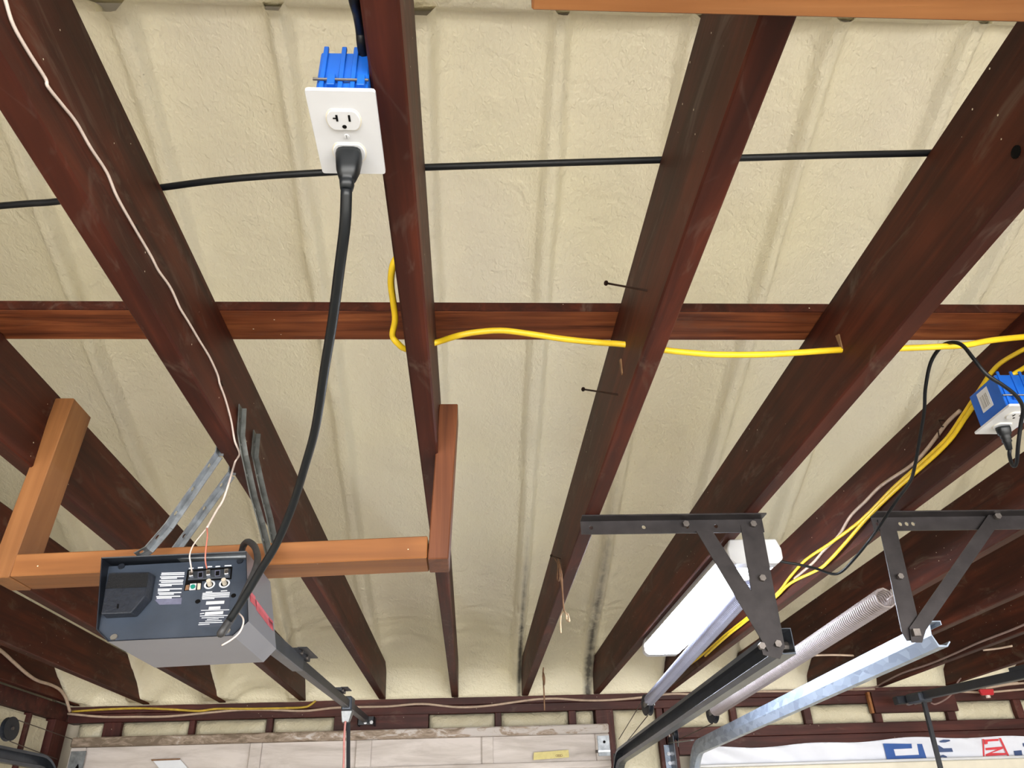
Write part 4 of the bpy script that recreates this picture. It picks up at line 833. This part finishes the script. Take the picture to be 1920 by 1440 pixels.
MB().prism([(dx0 + .04, 4.469, 1.96), (dx0 + .075, 4.469, 1.96), (dx0 + .06, 4.469, 2.00)], (0, -.004, 0)).build('slot', 'hole', rbl)
MB().prism([(-1.6286, 4.475, 2.0043), (-1.4951, 4.475, 2.0083), (-1.45, 4.475, 1.9676), (-1.5889, 4.475, 1.9663)], (0, -.004, 0)).build('paper_tag', 'ink', d1)
MB().prism([(-1.6413, 4.476, 2.0121), (-1.4963, 4.476, 2.0134), (-1.495, 4.476, 2.0059), (-1.6371, 4.476, 2.0046)], (0, -.006, 0)).build('tag_edge', 'string', d1)
MB().prism([(0.3342, 4.474, 1.9937), (0.5188, 4.474, 2.0018), (0.5192, 4.474, 1.9661), (0.3298, 4.474, 1.9583)], (0, -.002, 0)).build('yellow_tag', 'tag', d1)
for k in range(4):
    c = (0.4545, 4.471, 1.9751); MB().tube([(c[0] + .008 * k + .006 * math.cos(a), c[1], c[2] + .005 * math.sin(a)) for a in [i * math.pi / 5 for i in range(11)]], .0008, 5).build('tag_scribble', 'string', d1)
MB().box((-.565, 4.45, 1.82), (-.515, 4.4775, 1.925)).build('arm_bracket', 'bolt', d1, False, .003)
for k in range(4): MB().box((-.562 + .013 * k, 4.44, 1.87), (-.557 + .013 * k, 4.45, 1.935)).build('bracket_tooth', 'black', d1)

d2 = thing('garage_door', 'cream sectional door under the white house wrap at the far right', 'garage door', (2.85, 4.50, 0))
MB().box((1.19, 4.50, 1.46), (4.50, 4.54, 1.8995)).build('top_section', 'cream', d2, False, .004)
for k in range(3): MB().box((1.19, 4.50, max(.02, 1.455 - .48 * (k + 1))), (4.50, 4.54, 1.455 - .48 * k)).build('section', 'cream', d2, False, .004)
MB().box((1.17, 4.485, 1.900), (4.52, 4.53, 1.913)).build('top_strip', 'white', d2, False, .003)

# house wrap hanging over the far door head
hw = thing('house_wrap', 'crinkled white house wrap with blue and red print over the far door', 'plastic sheet', (2.8, 4.55, 1.93))
def wrapsheet():
    xs = np.arange(1.185, 4.50, .02); zs = np.linspace(1.9135, 2.03, 9); m = MB()
    for z in zs:
        for x in xs:
            top = 2.008 + .010 * math.sin(x * 3.1) + .006 * math.sin(x * 11); zz = min(z, top) if z < 2.03 else top
            if x < 1.26: zz = min(zz, 1.94 + (x - 1.185) * .9)
            y = 4.540 + float(vnoise(np.array([x * 16 + z * 30]), np.array([z * 14]), 5)[0]) * .010
            m.v.append((float(x), y, float(zz)))
    n = len(xs)
    for j in range(len(zs) - 1):
        for i in range(n - 1):
            a = j * n + i; m.f.append((a, a + 1, a + n + 1, a + n))
    return m.build('sheet', 'wrap', hw, True)
wrapsheet()
def wp(px_pts, mat, name, off=.0):
    return MB().prism([(p[0], 4.5325 - off, p[2]) for p in px_pts], (0, .0012, 0)).build(name, mat, hw)
wp([(2.2587, 4.53, 1.9948), (2.4767, 4.53, 1.9869), (2.4813, 4.53, 1.9029), (2.287, 4.53, 1.9051), (2.2593, 4.53, 1.9115)], 'wrap_blue', 'blue_print', 0.0)
wp([(2.3097, 4.53, 1.9647), (2.4143, 4.53, 1.9664), (2.4172, 4.53, 1.9903), (2.4475, 4.53, 1.9895), (2.4424, 4.53, 1.9342), (2.3111, 4.53, 1.9324)], 'wrap', 'print_gap', 0.0015)
wp([(2.5648, 4.53, 1.9808), (2.5914, 4.53, 1.9619), (2.6379, 4.53, 1.9621), (2.6393, 4.53, 1.9434), (2.5608, 4.53, 1.9431), (2.5627, 4.53, 1.9607)], 'wrap_navy', 'letter', 0.0)
wp([(2.5474, 4.53, 1.905), (2.5565, 4.53, 1.9246), (2.5785, 4.53, 1.9307), (2.596, 4.53, 1.9227), (2.5955, 4.53, 1.9047), (2.581, 4.53, 1.905), (2.5812, 4.53, 1.9173), (2.5695, 4.53, 1.9195), (2.5611, 4.53, 1.9155), (2.5565, 4.53, 1.9047)], 'wrap_navy', 'letter', 0.0)
wp([(2.5789, 4.53, 1.9973), (2.6033, 4.53, 2.0049), (2.6381, 4.53, 2.0041), (2.6413, 4.53, 1.9972), (2.6119, 4.53, 1.9912), (2.5846, 4.53, 1.9914)], 'wrap_navy', 'letter', 0.0)
wp([(2.8261, 4.53, 2.0023), (2.8358, 4.53, 2.003), (2.8062, 4.53, 1.9092), (2.7974, 4.53, 1.9089)], 'wrap_red', 'red_outline', 0.0)
wp([(2.922, 4.53, 2.0048), (2.9333, 4.53, 2.0055), (2.9415, 4.53, 1.9559), (2.9492, 4.53, 1.9102), (2.9389, 4.53, 1.9091), (2.9313, 4.53, 1.9537)], 'wrap_red', 'red_outline', 0.0)
wp([(2.8373, 4.53, 1.9996), (2.9182, 4.53, 2.0019), (2.9154, 4.53, 1.9913), (2.8519, 4.53, 1.9895), (2.8476, 4.53, 1.9775), (2.8315, 4.53, 1.9755)], 'wrap_red', 'letter', 0.0)
wp([(2.8279, 4.53, 1.9578), (2.9285, 4.53, 1.9625), (2.9261, 4.53, 1.9515), (2.8544, 4.53, 1.9322), (2.9348, 4.53, 1.9306), (2.9326, 4.53, 1.9202), (2.815, 4.53, 1.917), (2.8175, 4.53, 1.9269), (2.8931, 4.53, 1.9485), (2.8255, 4.53, 1.9463)], 'wrap_red', 'letter', 0.0)
wp([(2.9832, 4.53, 1.9394), (3.028, 4.53, 1.9417), (3.0227, 4.53, 1.9107), (2.9804, 4.53, 1.9089)], 'wrap_navy', 'letter', 0.0)
wp([(3.0479, 4.53, 1.9764), (3.0864, 4.53, 1.9788), (3.0807, 4.53, 1.961), (3.0458, 4.53, 1.9595)], 'wrap_navy', 'letter', 0.0)

# far opener rail and arm
r2 = thing('opener_rail', 'black drive rail of the far opener at the lower right edge', 'rail', (2.38, 3.4, 2.15))
MB().bar((2.39, 2.0, 2.085), (2.375, 4.30, 2.192), .032, .040).build('rail_section', 'black', r2, False, .003)
MB().bar((2.392, 2.75, 2.140), (2.389, 3.45, 2.172), .046, .030).build('splice_bracket', 'black', r2, False, .002)
MB().bar((2.375, 4.18, 2.180), (2.372, 4.32, 2.187), .070, .050).build('carriage', 'dark_track', r2, False, .008)
MB().bar((2.30, 4.36, 2.188), (2.40, 4.36, 2.192), .05, .04).build('end_bracket', 'black', r2, False, .003)
MB().disc((2.365, 4.36, 2.172), (0, -1, 0), .012, .05, 8).build('bolt', 'zinc_bolt', r2); MB().disc((2.405, 4.36, 2.172), (0, -1, 0), .008, .04, 8).build('bolt', 'zinc_bolt', r2)
MB().bar((2.378, 4.22, 2.165), (2.362, 4.22, 1.70), .019, .019, (0, 1, 0)).build('door_arm', 'black', r2)

# ------------------------------------------------------------------ cables on the door wall and small things
wire('beige_cable', [(-2.1657, 4.562, 2.2551), (-1.9741, 4.562, 2.2346), (-1.7971, 4.562, 2.2304), (-1.6228, 4.562, 2.2289), (-1.3828, 4.562, 2.2446), (-1.2361, 4.562, 2.252), (-1.0872, 4.562, 2.2485), (-0.9057, 4.562, 2.2388), (-0.7284, 4.562, 2.2509), (-0.4851, 4.562, 2.2507), (-0.4241, 4.562, 2.252), (-0.2639, 4.562, 2.2592), (-0.0644, 4.562, 2.2381), (0.1061, 4.562, 2.2424), (0.3437, 4.562, 2.2673), (0.4808, 4.562, 2.2697), (0.6175, 4.562, 2.2582), (0.7521, 4.562, 2.2551), (0.9183, 4.562, 2.2625), (1.1325, 4.562, 2.2801), (1.3441, 4.562, 2.2696), (1.5605, 4.562, 2.2817), (1.8065, 4.562, 2.279), (2.0553, 4.562, 2.282), (2.3042, 4.562, 2.2793)], .0062, 'beige', 'beige cable running along the wall plate above the white door')
wire('yellow_cable', [(-2.1371, 4.555, 2.2641), (-2.0488, 4.555, 2.2674), (-1.9573, 4.555, 2.2706), (-1.7894, 4.555, 2.272), (-1.6271, 4.555, 2.2629), (-1.4696, 4.555, 2.2511), (-1.3719, 4.555, 2.2596), (-1.2036, 4.555, 2.2556), (-1.0264, 4.555, 2.2542), (-0.9063, 4.555, 2.2568), (-0.8702, 4.555, 2.2695), (-0.8462, 4.555, 2.288)], .0058, 'yellow_old', 'aged yellow cable along the left end of the wall plate')
wire('beige_cable', [(-2.09, 3.4672, 2.4096), (-2.09, 3.6491, 2.3945), (-2.09, 3.78, 2.3696), (-2.09, 3.9188, 2.3432), (-2.09, 4.0299, 2.3311), (-2.09, 4.1657, 2.3341), (-2.09, 4.2679, 2.3279), (-2.09, 4.3409, 2.3058), (-2.09, 4.3887, 2.2767), (-2.09, 4.4313, 2.2464)], .0075, 'beige', 'beige cable sagging along the joist at the left wall')
wire('grey_wire', [(2.2074, 2.8966, 2.283), (2.2278, 3.1321, 2.283), (2.2252, 3.3786, 2.283), (2.248, 3.6512, 2.283), (2.2533, 3.867, 2.283), (2.2332, 4.0884, 2.283), (2.262, 4.3397, 2.283), (2.2861, 4.52, 2.2843), (2.1694, 4.54, 2.2788)], .0042, 'grey_wire', 'thin grey wire crossing under the joists at the right')
wire('beige_cable', [(2.7921, 4.55, 2.2521), (2.9477, 4.55, 2.2458), (3.1091, 4.55, 2.2536), (3.2713, 4.55, 2.2615)], .006, 'beige', 'lower beige cable behind the red clip at the right edge')
wire('beige_cable', [(2.8363, 4.53, 2.2766), (2.9439, 4.53, 2.2685), (3.0757, 4.53, 2.2828), (3.2717, 4.53, 2.2959)], .0085, 'beige', 'upper beige cable behind the red clip at the right edge')
wire('drop_wire', [(2.7946, 4.4, 2.3097), (2.7407, 4.4, 2.3052), (2.7007, 4.4, 2.2779), (2.6647, 4.4, 2.2342), (2.6128, 4.4, 2.1968), (2.5441, 4.4, 2.171), (2.5159, 4.4, 2.1771)], .004, 'grey_wire', 'brown drop wire curling from the far opener rail')
wire('conduit_wire', [(1.0865, 4.56, 2.1451), (1.0886, 4.56, 2.0508), (1.0925, 4.56, 1.9716), (1.0945, 4.56, 1.8811)], .004, 'bell', 'thin pale wire down the post between the doors')
rcp = thing('red_clip', 'red plastic clip on the cables at the right edge', 'clip', (2.9024, 4.48, 2.2358))
c = ORG[rcp.name]
MB().hexa([c + Vector(p) for p in ((-.034, -.01, -.016), (.034, -.01, -.016), (.034, .012, -.016), (-.034, .012, -.016), (-.042, -.01, .016), (.042, -.01, .016), (.042, .012, .016), (-.042, .012, .016))]).build('body', 'red', rcp, False, .004)
MB().disc(c + Vector((0, 0, -.016)), (0, 0, -1), .012, .014, 8).build('knob', 'bell', rcp); MB().disc(c + Vector((0, 0, .016)), (0, 0, 1), .003, .02, 6).build('stem', 'grey_wire', rcp)

def nail(a, b, label, r=.0019):
    o = thing('nail', label, 'nail', a, 'bent nails in the joist'); a = Vector(a); b = Vector(b); d = (b - a).normalized()
    MB().tube([a - d * .02, b], r, 8).build('shank', 'rust', o, True); MB().disc(b, d, r * 2.4, .0018, 10).build('head', 'rust', o); return o
nail((0.287, 0.9766, 2.3543), (0.233, 1.0305, 2.4115), 'upper rusty nail sticking out of the joist side')
nail((0.287, 1.2755, 2.333), (0.233, 1.3536, 2.3908), 'lower rusty nail sticking out of the joist side')
nail((0.287, 2.3609, 2.3589), (0.262, 2.4054, 2.3842), 'small nail holding the brown string on the joist')
st = thing('hanging_string', 'brown string with pale knotted ends hanging from a nail', 'string', (0.275, 2.3282, 2.1186))
MB().tube(curve([(0.272, 2.4059, 2.3772), (0.272, 2.33, 2.3288), (0.272, 2.3663, 2.2977), (0.272, 2.326, 2.2808), (0.272, 2.2829, 2.2975), (0.272, 2.3054, 2.3412), (0.272, 2.247, 2.2783), (0.272, 2.2499, 2.2234), (0.272, 2.2527, 2.1698)]), .0022, 5).build('strand', 'string', st, True)
MB().tube(curve([(0.274, 2.3366, 2.3512), (0.274, 2.2896, 2.2667), (0.274, 2.2658, 2.2042), (0.274, 2.258, 2.168)]), .0022, 5).build('strand', 'string', st, True)
MB().tube(curve([(0.274, 2.2572, 2.1693), (0.274, 2.3422, 2.1814), (0.274, 2.3732, 2.1571), (0.274, 2.3719, 2.1331)]), .0024, 5).build('loose_end', 'string_end', st, True)
MB().tube(curve([(0.274, 2.2572, 2.1693), (0.274, 2.2116, 2.1487), (0.274, 2.2082, 2.1314), (0.274, 2.1493, 2.1157), (0.274, 2.1857, 2.1452)]), .0024, 5).build('loose_end', 'string_end', st, True)
tag(MB().tube(curve([(0.33, 3.6301, 2.2649), (0.33, 3.6776, 2.2366), (0.33, 3.6445, 2.1945), (0.33, 3.603, 2.2145), (0.33, 3.6698, 2.2491), (0.33, 3.6649, 2.1617), (0.33, 3.6789, 2.0924)]), .0035, 5).build('short_string', 'string', None, True), 'short brown string near the far end of the nailed joist', 'string')
# split-out chips where cables pass the joists
for p, k in (((0.2855, 1.217, 2.3643), 6), ((0.6885, 1.1613, 2.383), 7)):
    a = Vector(p); MB().hexa([a + Vector(q) for q in ((-.0016, -.003, -.020), (.001, -.003, -.020), (.001, .003, -.021), (-.0016, .003, -.021), (-.002, -.006, .010), (.001, -.006, .010), (.001, .006, .014), (-.002, .006, .014))]).build('splinter', 'chip', JO[k])
kn = (0.6885, 0.654, 2.3272)
MB().disc((kn[0] + .0005, kn[1], kn[2]), (-1, 0, 0), .0085, .0012, 14).build('knot', 'hole', JO[7])
# cut twigs of cable over the far joists
for pts, lab in (([(1.5518, 3.5846, 2.284), (1.651, 3.5831, 2.284), (1.7613, 3.6062, 2.284)], 'short beige stick across the far joists behind the pale spring'), ([(2.3456, 3.5485, 2.284), (2.3963, 3.5194, 2.284), (2.4342, 3.4674, 2.284)], 'short beige stick on the far right joist')):
    wire('short_stick', pts, .006, 'beige', lab, 'stick', 'short beige sticks', 6, .6)
